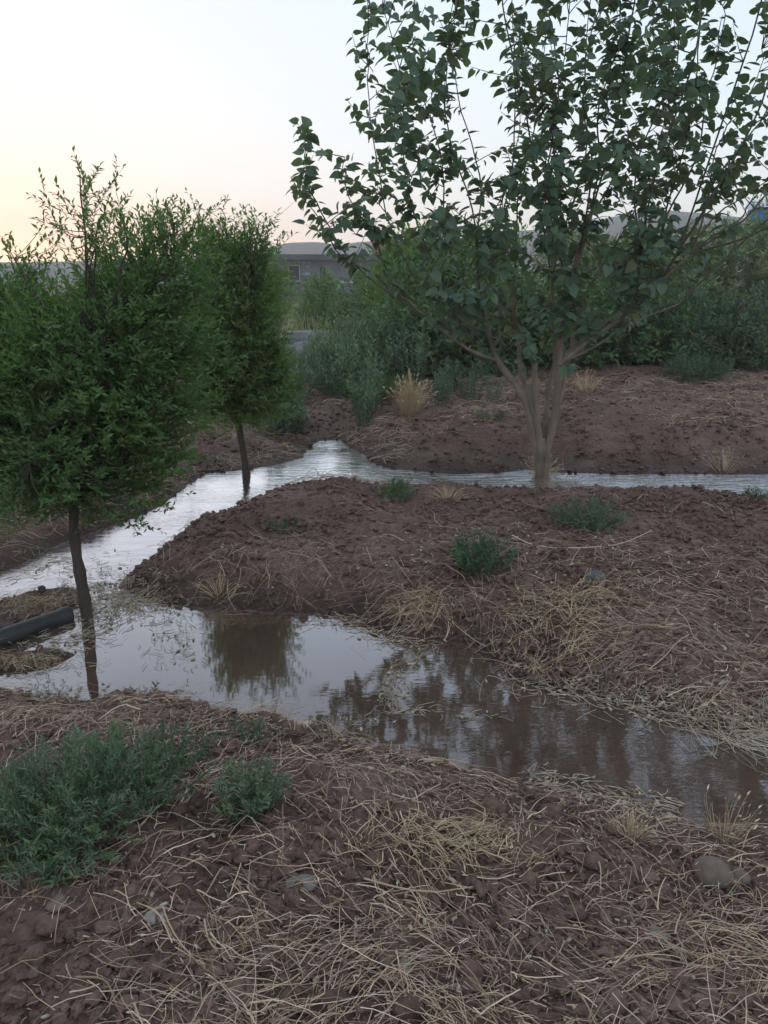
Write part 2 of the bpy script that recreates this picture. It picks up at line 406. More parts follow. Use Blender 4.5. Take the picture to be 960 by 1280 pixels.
# water: muddy body under a reflecting surface, ripples where the channel runs
m, nt, bs = mat_new('water')
g = node(nt, 'ShaderNodeNewGeometry'); pos = g.outputs['Position']
sep = node(nt, 'ShaderNodeSeparateXYZ'); nt.links.new(pos, sep.inputs[0])
mud = ramp(nt, noise_tex(nt, 3, 4, 0.6, pos), [(0.3, (.070, .040, .030)), (0.7, (.105, .062, .046))])
dif = node(nt, 'ShaderNodeBsdfDiffuse'); nt.links.new(mud, dif.inputs[0])
glo = node(nt, 'ShaderNodeBsdfGlossy'); glo.inputs['Roughness'].default_value = 0.025; glo.inputs[0].default_value = (0.95, 0.96, 1, 1)
fr = node(nt, 'ShaderNodeLayerWeight'); fr.inputs[0].default_value = 0.5
mp = node(nt, 'ShaderNodeMapping'); mp.inputs['Scale'].default_value = (0.8, 2.4, 1.0); mp.inputs['Rotation'].default_value = (0, 0, R(-8))
nt.links.new(pos, mp.inputs[0])
rip = noise_tex(nt, 6.5, 4, 0.62, mp.outputs[0]); rip2 = noise_tex(nt, 1.6, 3, 0.5, pos)
flow = maprange(nt, sep.outputs[1], 3.7, 5.4, 0.04, 1.0)
patch = maprange(nt, rip2, 0.40, 0.62, 0.35, 1.0)
narrow = maprange(nt, sep.outputs[0], -0.4, 0.9, 0.40, 1.5)      # quicker water in the narrow right-hand run
fq = node(nt, 'ShaderNodeMath', operation='MULTIPLY'); nt.links.new(flow, fq.inputs[0]); nt.links.new(narrow, fq.inputs[1])
fp = node(nt, 'ShaderNodeMath', operation='MULTIPLY'); nt.links.new(fq.outputs[0], fp.inputs[0]); nt.links.new(patch, fp.inputs[1])
hgt = node(nt, 'ShaderNodeMath', operation='MULTIPLY'); nt.links.new(rip, hgt.inputs[0]); nt.links.new(fp.outputs[0], hgt.inputs[1])
b = node(nt, 'ShaderNodeBump'); b.inputs['Strength'].default_value = 1.0; b.inputs['Distance'].default_value = 0.022
nt.links.new(hgt.outputs[0], b.inputs['Height'])
for n_ in (glo, fr): nt.links.new(b.outputs[0], n_.inputs['Normal'])
pw = node(nt, 'ShaderNodeMath', operation='POWER'); nt.links.new(fr.outputs['Facing'], pw.inputs[0]); pw.inputs[1].default_value = 3.5
sch = node(nt, 'ShaderNodeMath', operation='MULTIPLY_ADD'); nt.links.new(pw.outputs[0], sch.inputs[0]); sch.inputs[1].default_value = 2.3; sch.inputs[2].default_value = 0.02; sch.use_clamp = True
mx = node(nt, 'ShaderNodeMixShader'); nt.links.new(sch.outputs[0], mx.inputs[0])
nt.links.new(dif.outputs[0], mx.inputs[1]); nt.links.new(glo.outputs[0], mx.inputs[2])
nt.links.new(mx.outputs[0], nt.nodes['Material Output'].inputs[0])
M['water'] = m

# ================================================================ THE SETTING
def grow(a, step, fac, stop):
    out = [a]
    while abs(out[-1]) < stop:
        out.append(out[-1] + step); step *= fac
    return out
xs_f = np.arange(-3.2, 3.2001, 0.022)
xs = np.array(sorted([-v for v in grow(3.222, 0.03, 1.045, 270)] + list(xs_f) + grow(3.222, 0.03, 1.045, 270)))
ys = [0.45]
while ys[-1] < 13: ys.append(ys[-1] + max(0.014, 0.0075 * ys[-1]))
st = 0.12
while ys[-1] < 270: ys.append(ys[-1] + st); st *= 1.07
back = [0.42]; st = 0.05
while back[-1] > -270: back.append(back[-1] - st); st *= 1.2
ys = np.array(back[::-1] + ys)
GX, GY = np.meshgrid(xs, ys)
GZ = ground(GX, GY)
idx = np.arange(GX.size).reshape(GX.shape)
quad = np.stack([idx[:-1, :-1], idx[:-1, 1:], idx[1:, 1:], idx[1:, :-1]], -1).reshape(-1, 4)
o = mk('ground', [(np.stack([GX, GY, GZ], -1).reshape(-1, 3), quad)], M['soil'])
tag(o, 'dark brown dug soil of the field with raised banks', 'ground', kind='structure')

# water sheet: a grid of quads clipped to a strip that runs under the banks
wx = np.concatenate([np.linspace(-9.5, 10.5, 60)]); wy = np.linspace(1.6, 9.6, 30)
WX, WY = np.meshgrid(wx, wy); idx = np.arange(WX.size).reshape(WX.shape)
quad = np.stack([idx[:-1, :-1], idx[:-1, 1:], idx[1:, 1:], idx[1:, :-1]], -1).reshape(-1, 4)
o = mk('water', [(np.stack([WX, WY, np.zeros_like(WX)], -1).reshape(-1, 3), quad)], M['water'])
tag(o, 'muddy irrigation water in the back channel and the front pool', 'water', kind='structure')

# far hills: a ridge closed at the back
az = np.radians(np.linspace(-75, 75, 240)); Rr = 240.0
pa = CX + FPX * np.tan(np.clip(az, -1.2, 1.2)) / math.cos(PITCH) * 1.0
ridge_px = np.interp(pa, [-900, -200, 40, 240, 330, 365, 400, 425, 460, 560, 700, 780, 830, 960, 1200, 2000],
                     [335, 332, 330, 322, 312, 304, 303.5, 307, 303, 300, 285, 272, 270, 285, 300, 320])
el = (345 - ridge_px) / FPX * math.cos(PITCH) ** 2
el = el + 0.0012 * fbm(pa / 30, pa * 0, 5, 3)
rows = []
for f, dz in ((0.72, -8), (0.80, 0.22), (0.88, 0.55), (0.94, 0.82), (1.0, 1.0), (1.04, 0.6), (1.09, -8)):
    rr = Rr * f; wob = 1 + 0.02 * fbm(pa / 45, np.full_like(pa, f * 40), 9, 3)
    z = np.where(dz < -1, -4.0, CAM_H + Rr * el * dz)
    rows.append(np.stack([rr * wob * np.sin(az), rr * wob * np.cos(az), z], -1))
V = np.array(rows); idx = np.arange(V.shape[0] * V.shape[1]).reshape(V.shape[:2])
quad = np.stack([idx[:-1, :-1], idx[:-1, 1:], idx[1:, 1:], idx[1:, :-1]], -1).reshape(-1, 4)
tag(mk('hills', [(V.reshape(-1, 3), quad)], M['hill']), 'bare mauve-grey hills along the horizon', 'hills', kind='structure')

# ================================================================ TREES
def limb(pts, r0, r1, n=14, sides=9, wob=0.006):
    p = smooth_path(pts, n); p = p + rng.normal(size=p.shape) * wob * np.linspace(0, 1, n)[:, None]
    r = np.linspace(r0, r1, n) * (1 + 0.09 * rng.normal(size=n))
    return p, tubes(p[None], r[None], sides)
def attach(tips, nodes, drop=0.6):
    """nearest lower shoot point for each tip"""
    out = np.empty_like(tips)
    for i in range(0, len(tips), 400):
        t = tips[i:i + 400]; d = t[:, None] - nodes[None]
        c = np.linalg.norm(d, axis=-1) + np.where(d[..., 2] < 0.02, drop, 0)
        out[i:i + 400] = nodes[c.argmin(1)]
    return out

# ---- broad-leaved tree (right)
TB = at_z(678, 603, 0.0); TY = TB[1]
def tp(px, py, dy=0.0): return at_y(px, py, TY + dy)
tree = empty('broad_leaved_tree', (TB[0], TB[1], -0.04))
tag(tree, 'tall broad-leaved tree with several pale stems standing in the back channel', 'tree')
TBASE = np.array([TB[0], TB[1], -0.04])
trunk_parts = []
def root_pt(dx, dy): return TBASE + np.array([dx, dy, -0.05])
_, tq = limb([root_pt(0, 0), tp(678, 592), tp(677, 562), tp(676, 548)], 0.076, 0.036, 14, 14, 0.006); trunk_parts.append(tq)
limbs_px = [  # pixel, depth offset; r0, r1
    ([(674, 597, -.01), (671, 565, -.03), (664, 530, -.03), (655, 498, -.05), (640, 474, -.05), (622, 450, 0), (613, 425, .05), (606, 400, .1), (598, 350, .15)], .037, .018),
    ([(676, 595, -.03), (674, 556, -.05), (670, 500, -.08), (668, 452, -.1)], .033, .027),
    ([(681, 597, -.02), (684, 562, -.02), (691, 533, .0), (696, 500, -.05), (698, 455, -.1), (703, 415, -.1), (712, 370, -.05), (724, 320, 0), (738, 270, .1)], .039, .022),
    ([(679, 590, .03), (680, 548, .05), (686, 490, .15), (694, 452, .2), (692, 400, .3), (690, 350, .35)], .030, .016),
    ([(676, 590, .04), (673, 548, .06), (664, 500, .2), (652, 470, .3), (648, 430, .35), (640, 370, .4)], .030, .014),
    ([(681, 590, .04), (685, 548, .06), (697, 510, .25), (706, 470, .35), (714, 430, .45), (730, 370, .5)], .026, .012),
    ([(698, 456, -.1), (728, 432, -.15), (762, 408, -.2), (795, 382, -.25), (826, 352, -.3), (862, 318, -.35)], .022, .011),
    ([(700, 448, -.08), (735, 420, .05), (775, 388, .15), (815, 356, .25), (846, 320, .3)], .017, .009),
    ([(705, 452, .0), (745, 432, .2), (790, 405, .4), (850, 380, .6)], .014, .006),
    ([(622, 450, 0), (598, 443, -.05), (576, 430, -.1), (545, 406, -.15), (512, 378, -.2), (486, 360, -.2)], .018, .008),
    ([(608, 408, .1), (597, 405, .05), (590, 408, .02)], .014, .009),
]
nodes = []
for pts, r0, r1 in limbs_px:
    p, tq = limb([tp(*q) for q in pts], r0, r1, 16, 9, 0.005); nodes.append(p)
    mk('limb', [tq], M['palebark'], tree, base=TBASE)
mk('trunk', trunk_parts, M['palebark'], tree, base=TBASE)
# upright shoots
shoots_px = [
    [(545, 406, -.15), (470, 350, -.25), (415, 300, -.3), (388, 245, -.35), (390, 190, -.35), (388, 158, -.35)],
    [(486, 360, -.2), (445, 325, -.3), (400, 290, -.4), (370, 225, -.4)],
    [(512, 378, -.2), (470, 310, -.2), (440, 260, -.2), (437, 190, -.2)],
    [(576, 430, -.1), (520, 340, .1), (480, 230, .2), (455, 110, .2), (452, 0, .2)],
    [(576, 430, -.1), (545, 330, -.3), (515, 220, -.4), (500, 110, -.4), (470, 20, -.4)],
    [(606, 400, .1), (560, 300, .2), (545, 200, .2), (520, 90, .3), (530, -40, .3)],
    [(606, 400, .1), (590, 300, -.2), (566, 190, -.2), (565, 90, -.2), (556, -60, -.2)],
    [(598, 350, .15), (600, 250, .4), (575, 120, .5), (590, 10, .5)],
    [(598, 350, .15), (625, 260, .3), (640, 150, .3), (648, 40, .3), (640, -80, .3)],
    [(640, 370, .4), (655, 250, .6), (668, 120, .7), (680, -40, .8)],
    [(640, 370, .4), (622, 300, .9), (640, 180, 1.), (662, 60, 1.)],
    [(690, 350, .35), (692, 240, .2), (700, 120, .1), (706, -60, .1)],
    [(690, 350, .35), (720, 220, .7), (740, 80, .9), (735, -90, .9)],
    [(712, 370, -.05), (690, 260, -.4), (690, 140, -.6), (680, 20, -.6), (676, -60, -.6)],
    [(738, 270, .1), (750, 170, -.1), (765, 60, -.2), (775, -90, -.2)],
    [(738, 270, .1), (790, 180, .3), (815, 80, .3), (825, -80, .3)],
    [(724, 320, 0), (735, 200, -.5), (740, 90, -.7), (748, -40, -.7)],
    [(730, 370, .5), (790, 260, .9), (830, 150, 1.1), (850, 20, 1.1)],
    [(795, 382, -.25), (800, 280, -.4), (810, 180, -.5), (835, 70, -.5), (850, -30, -.5)],
    [(826, 352, -.3), (835, 270, -.5), (870, 170, -.6), (893, 100, -.6), (900, 0, -.6)],
    [(862, 318, -.35), (890, 250, -.4), (925, 190, -.5), (960, 110, -.5), (985, 40, -.5)],
    [(862, 318, -.35), (905, 285, -.4), (945, 250, -.4), (1000, 190, -.4)],
    [(846, 320, .3), (880, 250, .5), (915, 160, .6), (950, 60, .6)],
    [(846, 320, .3), (900, 270, .5), (960, 220, .6), (1020, 150, .6)],
    [(850, 380, .6), (900, 310, .7), (950, 255, .8)],
    [(862, 318, -.35), (930, 270, -.3), (1000, 150, -.3), (1040, 0, -.3), (1050, -120, -.3)],
    [(850, 380, .6), (930, 300, .6), (1020, 200, .6), (1090, 80, .6), (1110, -80, .6)],
    [(862, 318, -.35), (950, 290, -.8), (1060, 220, -1.), (1120, 100, -1.), (1140, -50, -1.)],
    [(826, 352, -.3), (900, 230, -.9), (960, 80, -1.1), (985, -60, -1.1), (990, -160, -1.1)],
    [(795, 382, -.25), (820, 200, -.9), (860, 60, -1.1), (880, -80, -1.1), (885, -180, -1.1)],
    [(690, 350, .35), (650, 120, .1), (630, -60, 0), (635, -200, 0)], [(738, 270, .1), (790, 60, 0), (800, -120, 0), (805, -240, 0)],
    [(846, 320, .3), (930, 80, .1), (960, -120, 0), (970, -260, 0)],
    [(815, 356, .25), (840, 230, .1), (862, 130, .0), (880, 40, .0), (885, -60, 0)],
]
shoot_parts = []
for s in shoots_px:
    p = smooth_path([tp(*q) for q in s], 22); u = np.linspace(0, 1, 22)[:, None]
    p = p + np.sin(u * rng.uniform(5, 11, 3) + rng.uniform(0, 6, 3)) * np.array([.05, .05, .02]) * np.minimum(1, u * 3) + rng.normal(size=p.shape) * .008 * u
    nodes.append(p); shoot_parts.append(tubes(p[None], np.linspace(.0085, .0028, 22)[None], 6))
mk('shoots', shoot_parts, M['shoot'], tree, base=TBASE)['kind'] = 'stuff'
NODES = np.concatenate(nodes)
clusters = [  # px ellipse, twigs
    (388, 210, 34, 62, 12), (440, 255, 26, 60, 10), (462, 60, 24, 75, 10), (500, 115, 46, 66, 24), (562, 60, 38, 75, 26), (525, 205, 56, 55, 28),
    (480, 285, 46, 30, 10), (560, 285, 70, 42, 26), (655, 60, 36, 70, 22), (690, 150, 58, 100, 54), (790, 80, 72, 120, 84), (700, 270, 95, 72, 62),
    (822, 205, 70, 62, 46), (868, 130, 36, 60, 18), (822, 298, 85, 42, 42), (915, 232, 42, 32, 16), (940, 160, 22, 55, 8), (640, 345, 85, 48, 30),
    (765, 360, 80, 48, 30), (705, 395, 60, 34, 14), (720, -60, 180, 55, 74), (540, -70, 85, 55, 24), (895, 20, 34, 36, 8), (640, 230, 44, 66, 20),
    (1040, 90, 70, 110, 60), (1070, 195, 70, 55, 34), (870, -90, 90, 60, 44), (1010, -80, 90, 70, 50), (1110, 20, 60, 120, 40), (540, 365, 50, 28, 14), (600, 392, 50, 30, 16), (815, 350, 60, 30, 18), (670, 430, 50, 26, 10), (640, -150, 110, 60, 50), (800, -170, 110, 70, 60), (960, -190, 110, 80, 60), (1100, -130, 70, 80, 40)]
tips = []
for cx, cyy, rx, ry, n in clusters:
    q = rng.normal(size=(n, 2)) * 0.52
    dep = np.clip(rng.normal(size=n) * 0.55, -1.2, 1.2)
    tips.append(at_y(cx + q[:, 0] * rx, cyy + q[:, 1] * ry, TY + dep))
tips = np.concatenate(tips)
A = attach(tips, NODES); D = tips - A; far_ = np.linalg.norm(D, axis=1)
tips = A + D * np.minimum(1, 0.42 / np.maximum(far_, 1e-6))[:, None] ** 0.75
tw = bend(A, tips + np.array([0, 0, .05]), rng.normal(size=A.shape) * 0.04 + np.array([0, 0, -.03]), 6)
mk('twigs', [tubes(tw, np.linspace(.0045, .0018, 6)[None], 4)], M['twig'], tree, base=TBASE)['kind'] = 'stuff'
ow = unit((tips - TBASE) * np.array([1, 1, .15])); pos, ax, nr = leaves_on(tw, 7, 0.30, 0.62, -0.42, ow * .8)
sh = np.concatenate([s for s in nodes[len(limbs_px):]]).reshape(len(shoots_px), 22, 3)
p2, a2, n2 = leaves_on(sh, 36, 0.26, 0.72, -0.40)
pos, ax, nr = np.concatenate([pos, p2]), np.concatenate([ax, a2]), np.concatenate([nr, n2])
pos = pos + ax * 0.02
LL = .038 + .074 * rng.beta(2.2, 1.7, len(pos)); LW = LL * rng.uniform(.6, .92, len(pos))
qv = pos - np.array([0, 0, CAM_H]); fz = qv[:, 1] * math.cos(PITCH) - qv[:, 2] * math.sin(PITCH)
qx = CX + FPX * qv[:, 0] / fz; qy = CY - FPX * (qv[:, 1] * math.sin(PITCH) + qv[:, 2] * math.cos(PITCH)) / fz
gap = (qx > 920) & (qx < 985) & (qy > 240) & (qy < 288)          # a gap in the crown towards the shed
keep = (pos[:, 2] > 0.75) & ~gap
pos, ax, nr, LL, LW = pos[keep], ax[keep], nr[keep], LL[keep], LW[keep]
dist = np.linalg.norm(pos - np.array([0, 0, CAM_H]), axis=1)
vx = CX + FPX * pos[:, 0] / pos[:, 1]
inframe = (np.abs(pos[:, 0] / pos[:, 1]) < 0.50) & ((pos[:, 2] - CAM_H) / pos[:, 1] < 0.27)
order = np.argsort(np.where(inframe, dist / LL, 1e9)); big, rest = order[:300], order[300:]
mk('foliage', [leaf_mesh(pos[rest], ax[rest], nr[rest], LL[rest], LW[rest], HEART)], M['mulberry'], tree, base=TBASE)['kind'] = 'stuff'
heart_me = make_mesh('leaf', [HEART], M['mulberry'])
for i in big:
    X = unit(ax[i]); Yv = unit(np.cross(nr[i], X)); Z = np.cross(X, Yv)
    l = bpy.data.objects.new('leaf', heart_me); COL.objects.link(l); l.parent = tree
    Mx = Matrix([[X[k] * LL[i], Yv[k] * LW[i], Z[k] * LL[i], (pos[i] - TBASE)[k]] for k in range(3)] + [[0, 0, 0, 1]])
    l.matrix_local = Mx

# ---- narrow-leaved trees
def lobes_world(lobes, Y):
    out = []
    for cx, cyy, rx, ry, dy in lobes:
        c = at_y(cx, cyy, Y + dy); s = c[1] / FPX / math.cos(PITCH)
        out.append((c, np.array([rx * s * 1.0, rx * s * 0.85, ry * s])))
    return out
def lobe_points(lb, n, shell=0.24):
    vol = np.array([np.prod(r) ** (2 / 3) for c, r in lb]); cnt = np.maximum((n * vol / vol.sum()).astype(int), 3)
    P, Dn = [], []
    for (c, r), k in zip(lb, cnt):
        d = rdir(k); rad = rng.uniform(0, 1, k) ** shell
        lump = 1 + 0.22 * np.sin(d[:, 0] * 5 + c[0] * 9) * np.sin(d[:, 2] * 6 + c[2] * 7) + 0.14 * np.sin(d[:, 1] * 9 + d[:, 2] * 11)
        P.append(c + d * r * (rad * lump)[:, None]); Dn.append(d)
    return np.concatenate(P), np.concatenate(Dn)
def small_tree(name, label, trunk_pts, r0, r1, lobes, Y, nspr, L, W, k, mat, bark, spray=(.10, .22), extra=None, up=0.25):
    base = np.asarray(trunk_pts[0], float)
    t = empty(name, base); tag(t, label, 'tree')
    p, tq = limb(trunk_pts, r0, r1, 18, 10, 0.004)
    mk('trunk', [tq], bark, t, base=base)
    nodes = [p[10:]]; top = p[-1]
    lb = lobes_world(lobes, Y); br = []
    for c, r in lb:
        for j in range(4):
            tgt = c + r * np.array([rng.uniform(-.6, .6), rng.uniform(-.6, .6), rng.uniform(.0, .85)])
            s = p[rng.integers(11, 18)]
            mid = s + (tgt - s) * 0.5 + np.array([0, 0, -.05]) + rng.normal(size=3) * .04
            q, tq = limb([s, mid, tgt], .013, .004, 16, 5, 0.008); nodes.append(q); br.append(tq)
    P, Dn = lobe_points(lb, nspr)
    if extra is not None:
        extra = extra[extra[:, 2] < CAM_H + 0.45 * Y / 3.7]
        for j in range(16):
            tgt = extra[rng.integers(len(extra))]; s = p[rng.integers(9, 15)]
            mid = s + (tgt - s) * 0.55 + np.array([0, 0, -.04]) + rng.normal(size=3) * .04
            q, tq = limb([s, mid, tgt], .011, .003, 16, 5, 0.008); nodes.append(q); br.append(tq)
        P = np.concatenate([P, extra]); Dn = np.concatenate([Dn, np.tile([0, 0, 1.0], (len(extra), 1))])
    mk('branches', br, bark, t, base=base)['kind'] = 'stuff'
    N_ = np.concatenate(nodes)
    A = attach(P, N_, 0.2); dv = unit(P - A) * 0.55 + Dn * 0.35 + np.array([0, 0, up]) + 0.3 * rng.normal(size=P.shape)
    ln = rng.uniform(*spray, len(P))[:, None]
    tw = bend(P - unit(dv) * ln * .4, P + unit(dv) * ln * .6, rng.normal(size=P.shape) * .012, 5)
    link = bend(A, tw[:, 0], rng.normal(size=P.shape) * .02 + np.array([0, 0, -.02]), 4)
    mk('twigs', [tubes(tw, np.linspace(.0014, .0007, 5)[None], 3), tubes(link, np.linspace(.0026, .0014, 4)[None], 3)], M['greenstem'], t, base=base)['kind'] = 'stuff'
    pos, ax, nr = leaves_on(tw, k, 0.0, 0.5, 0.12, Dn)
    n = len(pos); l = rng.uniform(.7, 1.25, n) * L
    mk('crown', [leaf_mesh(pos, ax, nr, l, l * W, LANCE)], mat, t, base=base)['kind'] = 'stuff'
    return t

B1 = at_z(110, 779, -0.03); Y1 = B1[1]
trunk1 = [B1 + np.array([0, 0, -.04]), at_y(104, 740, Y1), at_y(97, 700, Y1 + .02), at_y(92, 655, Y1 + .03), at_y(96, 600, Y1 + .05), at_y(105, 540, Y1 + .06), at_y(112, 470, Y1 + .08), at_y(118, 400, Y1 + .1)]
lob1 = [(95, 570, 118, 82, 0), (175, 520, 72, 82, .0), (20, 545, 75, 95, .1), (120, 460, 108, 92, .05), (60, 480, 100, 90, .25), (185, 350, 72, 62, .15),
        (170, 420, 85, 70, .1), (30, 410, 62, 60, .2), (-50, 500, 80, 110, .1)]
ext1 = np.concatenate([at_y(rng.normal(115, 38, 75), rng.normal(300, 40, 75), Y1 + rng.normal(.1, .18, 75)),
                       at_y(rng.normal(15, 28, 40), rng.normal(355, 22, 40), Y1 + rng.normal(.2, .12, 40)),
                       at_y(rng.normal(110, 16, 10), rng.normal(235, 14, 10), Y1 + rng.normal(.1, .08, 10)),
                       at_y(rng.normal(205, 35, 45), rng.normal(300, 22, 45), Y1 + rng.normal(.15, .12, 45))])
small_tree('narrow_leaved_tree', 'nearest tree at left with dense green crown and leaning dark trunk in the pool', trunk1, .037, .012, lob1, Y1, 4600,
           .036, .35, 11, M['willow'], M['bark'], extra=ext1)
B2 = at_z(309, 597, -0.03); Y2 = B2[1]
trunk2 = [B2 + np.array([0, 0, -.04]), at_y(305, 570, Y2), at_y(300, 540, Y2), at_y(297, 515, Y2), at_y(298, 470, Y2), at_y(302, 420, Y2), at_y(305, 350, Y2)]
lob2 = [(298, 470, 56, 55, 0), (306, 415, 44, 66, .0), (298, 360, 42, 50, 0), (272, 475, 30, 52, -.1), (268, 400, 34, 60, .1), (278, 335, 38, 40, .1), (330, 482, 30, 34, .1)]
ext2 = np.concatenate([at_y(rng.normal(305, 24, 60), rng.normal(300, 20, 60), Y2 + rng.normal(0, .2, 60)), at_y(rng.normal(250, 18, 30), rng.normal(290, 20, 30), Y2 + rng.normal(0, .2, 30)), at_y(rng.normal(335, 10, 12), rng.normal(298, 10, 12), Y2 + rng.normal(0, .1, 12))])
small_tree('narrow_leaved_tree', 'second slim tree with bright green oval crown and thin trunk in the back channel', trunk2, .036, .014, lob2, Y2, 3200,
           .054, .33, 9, M['willow2'], M['bark'], spray=(.12, .26), extra=ext2)

# ================================================================ BUSHES AND WEEDS BEHIND
def bush(name, label, cat, lobes, Y, nspr, L, W, k, mat, group=None, spray=(.15, .35), up=0.5, stems=6, lift=0.1):
    lb = lobes_world(lobes, Y)
    bx = np.mean([c[0] for c, r in lb]); by = np.mean([c[1] for c, r in lb])
    base = np.array([bx, by, gz(bx, by) - .03])
    t = empty(name, base); tag(t, label, cat, group)
    st = []
    for c, r in lb:
        for j in range(stems):
            e = c + r * np.array([rng.uniform(-.7, .7), rng.uniform(-.6, .6), rng.uniform(.1, .9)])
            s = np.array([c[0] + rng.uniform(-.3, .3) * r[0], c[1] + rng.uniform(-.2, .2), 0]); s[2] = gz(s[0], s[1]) - .03
            st.append(bend(s[None], e[None], rng.normal(size=(1, 3)) * .08, 6))
    mk('stems', [tubes(np.concatenate(st), np.linspace(.014, .004, 6)[None], 5)], M['twig'], t, base=base)['kind'] = 'stuff'
    P, Dn = lobe_points(lb, nspr)
    g0 = ground(P[:, 0], P[:, 1], False); P[:, 2] = np.maximum(P[:, 2], g0 + rng.uniform(.02, .2, len(P)))
    dv = Dn * .6 + np.array([0, 0, up]) + .35 * rng.normal(size=P.shape); ln = rng.uniform(*spray, len(P))[:, None]
    tw = bend(P - unit(dv) * ln * .4, P + unit(dv) * ln * .6, rng.normal(size=P.shape) * .02, 5)
    mk('twigs', [tubes(tw, np.linspace(.003, .0012, 5)[None], 3)], M['twig'], t, base=base)['kind'] = 'stuff'
    pos, ax, nr = leaves_on(tw, k, 0.05, 0.5, lift, Dn)
    l = rng.uniform(.7, 1.3, len(pos)) * L
    mk('foliage', [leaf_mesh(pos, ax, nr, l, l * W, LANCE)], mat, t, base=base)['kind'] = 'stuff'
    return t
HG = 'bushes of the hedge at the back'
bush('hedge_bush', 'dark green bush in the hedge directly left of the tall tree stems', 'bush', [(560, 400, 75, 80, 0), (520, 440, 55, 60, -.3), (600, 440, 60, 60, .1)], 11.6, 1300, .095, .40, 8, M['hedge'], HG)
bush('hedge_bush', 'tall green bush showing through the broad leaves left of the trunk', 'bush', [(545, 335, 62, 45, 0), (600, 350, 60, 60, .2), (500, 370, 40, 50, .3)], 12.6, 1300, .095, .40, 8, M['willow2'], HG)
bush('hedge_bush', 'dark bush right behind the stems of the tall tree', 'bush', [(665, 415, 70, 60, 0), (720, 425, 55, 50, -.2)], 12.0, 1300, .095, .40, 8, M['hedge'], HG)
bush('hedge_bush', 'dark hedge bush just right of the tall tree stems', 'bush', [(790, 420, 65, 52, 0), (745, 400, 60, 45, .3)], 12.2, 1300, .095, .40, 8, M['hedge'], HG)
bush('hedge_bush', 'mid green hedge bush beside the brown trunk at the right', 'bush', [(865, 420, 62, 55, 0), (900, 445, 45, 35, -.2)], 12.3, 1300, .08, .30, 8, M['weed'], HG)
bush('hedge_bush', 'mid green hedge bush at the right edge of the picture', 'bush', [(965, 420, 60, 55, 0), (1030, 425, 60, 60, .2)], 12.2, 1300, .08, .30, 8, M['weed'], HG)
bush('hedge_bush', 'pale grey-green tall bush behind the hedge below the blue roof', 'bush', [(930, 340, 70, 52, 0), (870, 360, 45, 40, -.4), (985, 310, 55, 50, .3), (1060, 330, 60, 60, .3)], 16.0, 3000, .11, .30, 8, M['palehedge'], HG, up=0.9)
bush('hedge_bush', 'pale green bush behind the long right limbs of the tall tree', 'bush', [(830, 355, 48, 42, 0), (785, 345, 45, 40, .3), (730, 345, 50, 45, .2)], 16.4, 2000, .11, .30, 8, M['palehedge'], HG, up=0.8)
bush('garden_tree', 'small bright green bushy tree in front of the far house', 'tree', [(400, 380, 22, 28, 0), (392, 400, 26, 22, 0), (408, 360, 12, 14, 0)], 24, 500, .12, .36, 7, M['brightleaf'], spray=(.2, .45))
bush('hedge_bush', 'rounded green bush on the house side right of the bright tree', 'bush', [(455, 372, 36, 30, 0), (480, 395, 30, 26, -.5), (430, 400, 26, 20, -.3)], 19, 600, .11, .34, 7, M['hedge'], HG)
bush('garden_tree', 'leafy dark tree standing beside the red brick roof room', 'tree', [(512, 318, 22, 24, 0), (530, 330, 30, 26, 0)], 34, 420, .16, .4, 7, M['hedge'], spray=(.3, .6))
bush('garden_tree', 'green bush in front of the left end of the far house', 'tree', [(345, 335, 16, 22, 0), (350, 370, 24, 30, 0), (325, 385, 26, 30, 0)], 28, 520, .13, .36, 7, M['brightleaf'], spray=(.2, .5))
bush('hedge_bush', 'low dark bush behind the trunk gap at far left', 'bush', [(160, 400, 90, 50, 0), (40, 395, 80, 50, .5), (-60, 400, 80, 60, 1)], 16, 800, .10, .3, 7, M['hedge'], HG)
bush('low_bush', 'low dark green mound of a bush beside the blond grass clump', 'bush', [(466, 512, 34, 18, 0), (440, 520, 22, 12, .1)], 10.1, 420, .045, .3, 8, M['hedge'], spray=(.08, .18))
bush('low_bush', 'round dark green bush on bare soil at the right below the hedge', 'bush', [(868, 478, 34, 20, 0)], 11.0, 380, .05, .2, 8, M['weed'], spray=(.1, .22), up=0.7)

# tall grey-green weeds in a thick stand (one plant each)
def weed(name, label, base, height, spread, nst, L, W, k, mat, group=None, cat='weed', lean=0.35):
    base = np.asarray(base, float)
    t = empty(name, base); tag(t, label, cat, group)
    a = rng.uniform(0, 2 * np.pi, nst); q = np.sqrt(rng.uniform(0, 1, nst))
    s = np.stack([np.cos(a) * q * spread * .45, np.sin(a) * q * spread * .45, np.zeros(nst)], -1) + base
    s[:, 2] = ground(s[:, 0], s[:, 1]) - .01
    e = np.stack([np.cos(a) * q * spread, np.sin(a) * q * spread, height * (1 - lean * q ** 2) * rng.uniform(.6, 1.05, nst)], -1) + base
    tw = bend(s, e, np.stack([np.zeros(nst), np.zeros(nst), height * .12 * np.ones(nst)], -1) + rng.normal(size=(nst, 3)) * .02, 7)
    mk('stems', [tubes(tw, np.linspace(.0028, .001, 7)[None] * (0.6 + height), 4)], M['greenstem'], t, base=base)['kind'] = 'stuff'
    pos, ax, nr = leaves_on(tw, k, 0.12, 0.55, 0.25)
    l = rng.uniform(.6, 1.3, len(pos)) * L
    mk('leaves', [leaf_mesh(pos, ax, nr, l, l * W, LANCE)], mat, t, base=base)['kind'] = 'stuff'
    return t
WL = 'tall grey-green weed in the thick stand left of the blond grass'
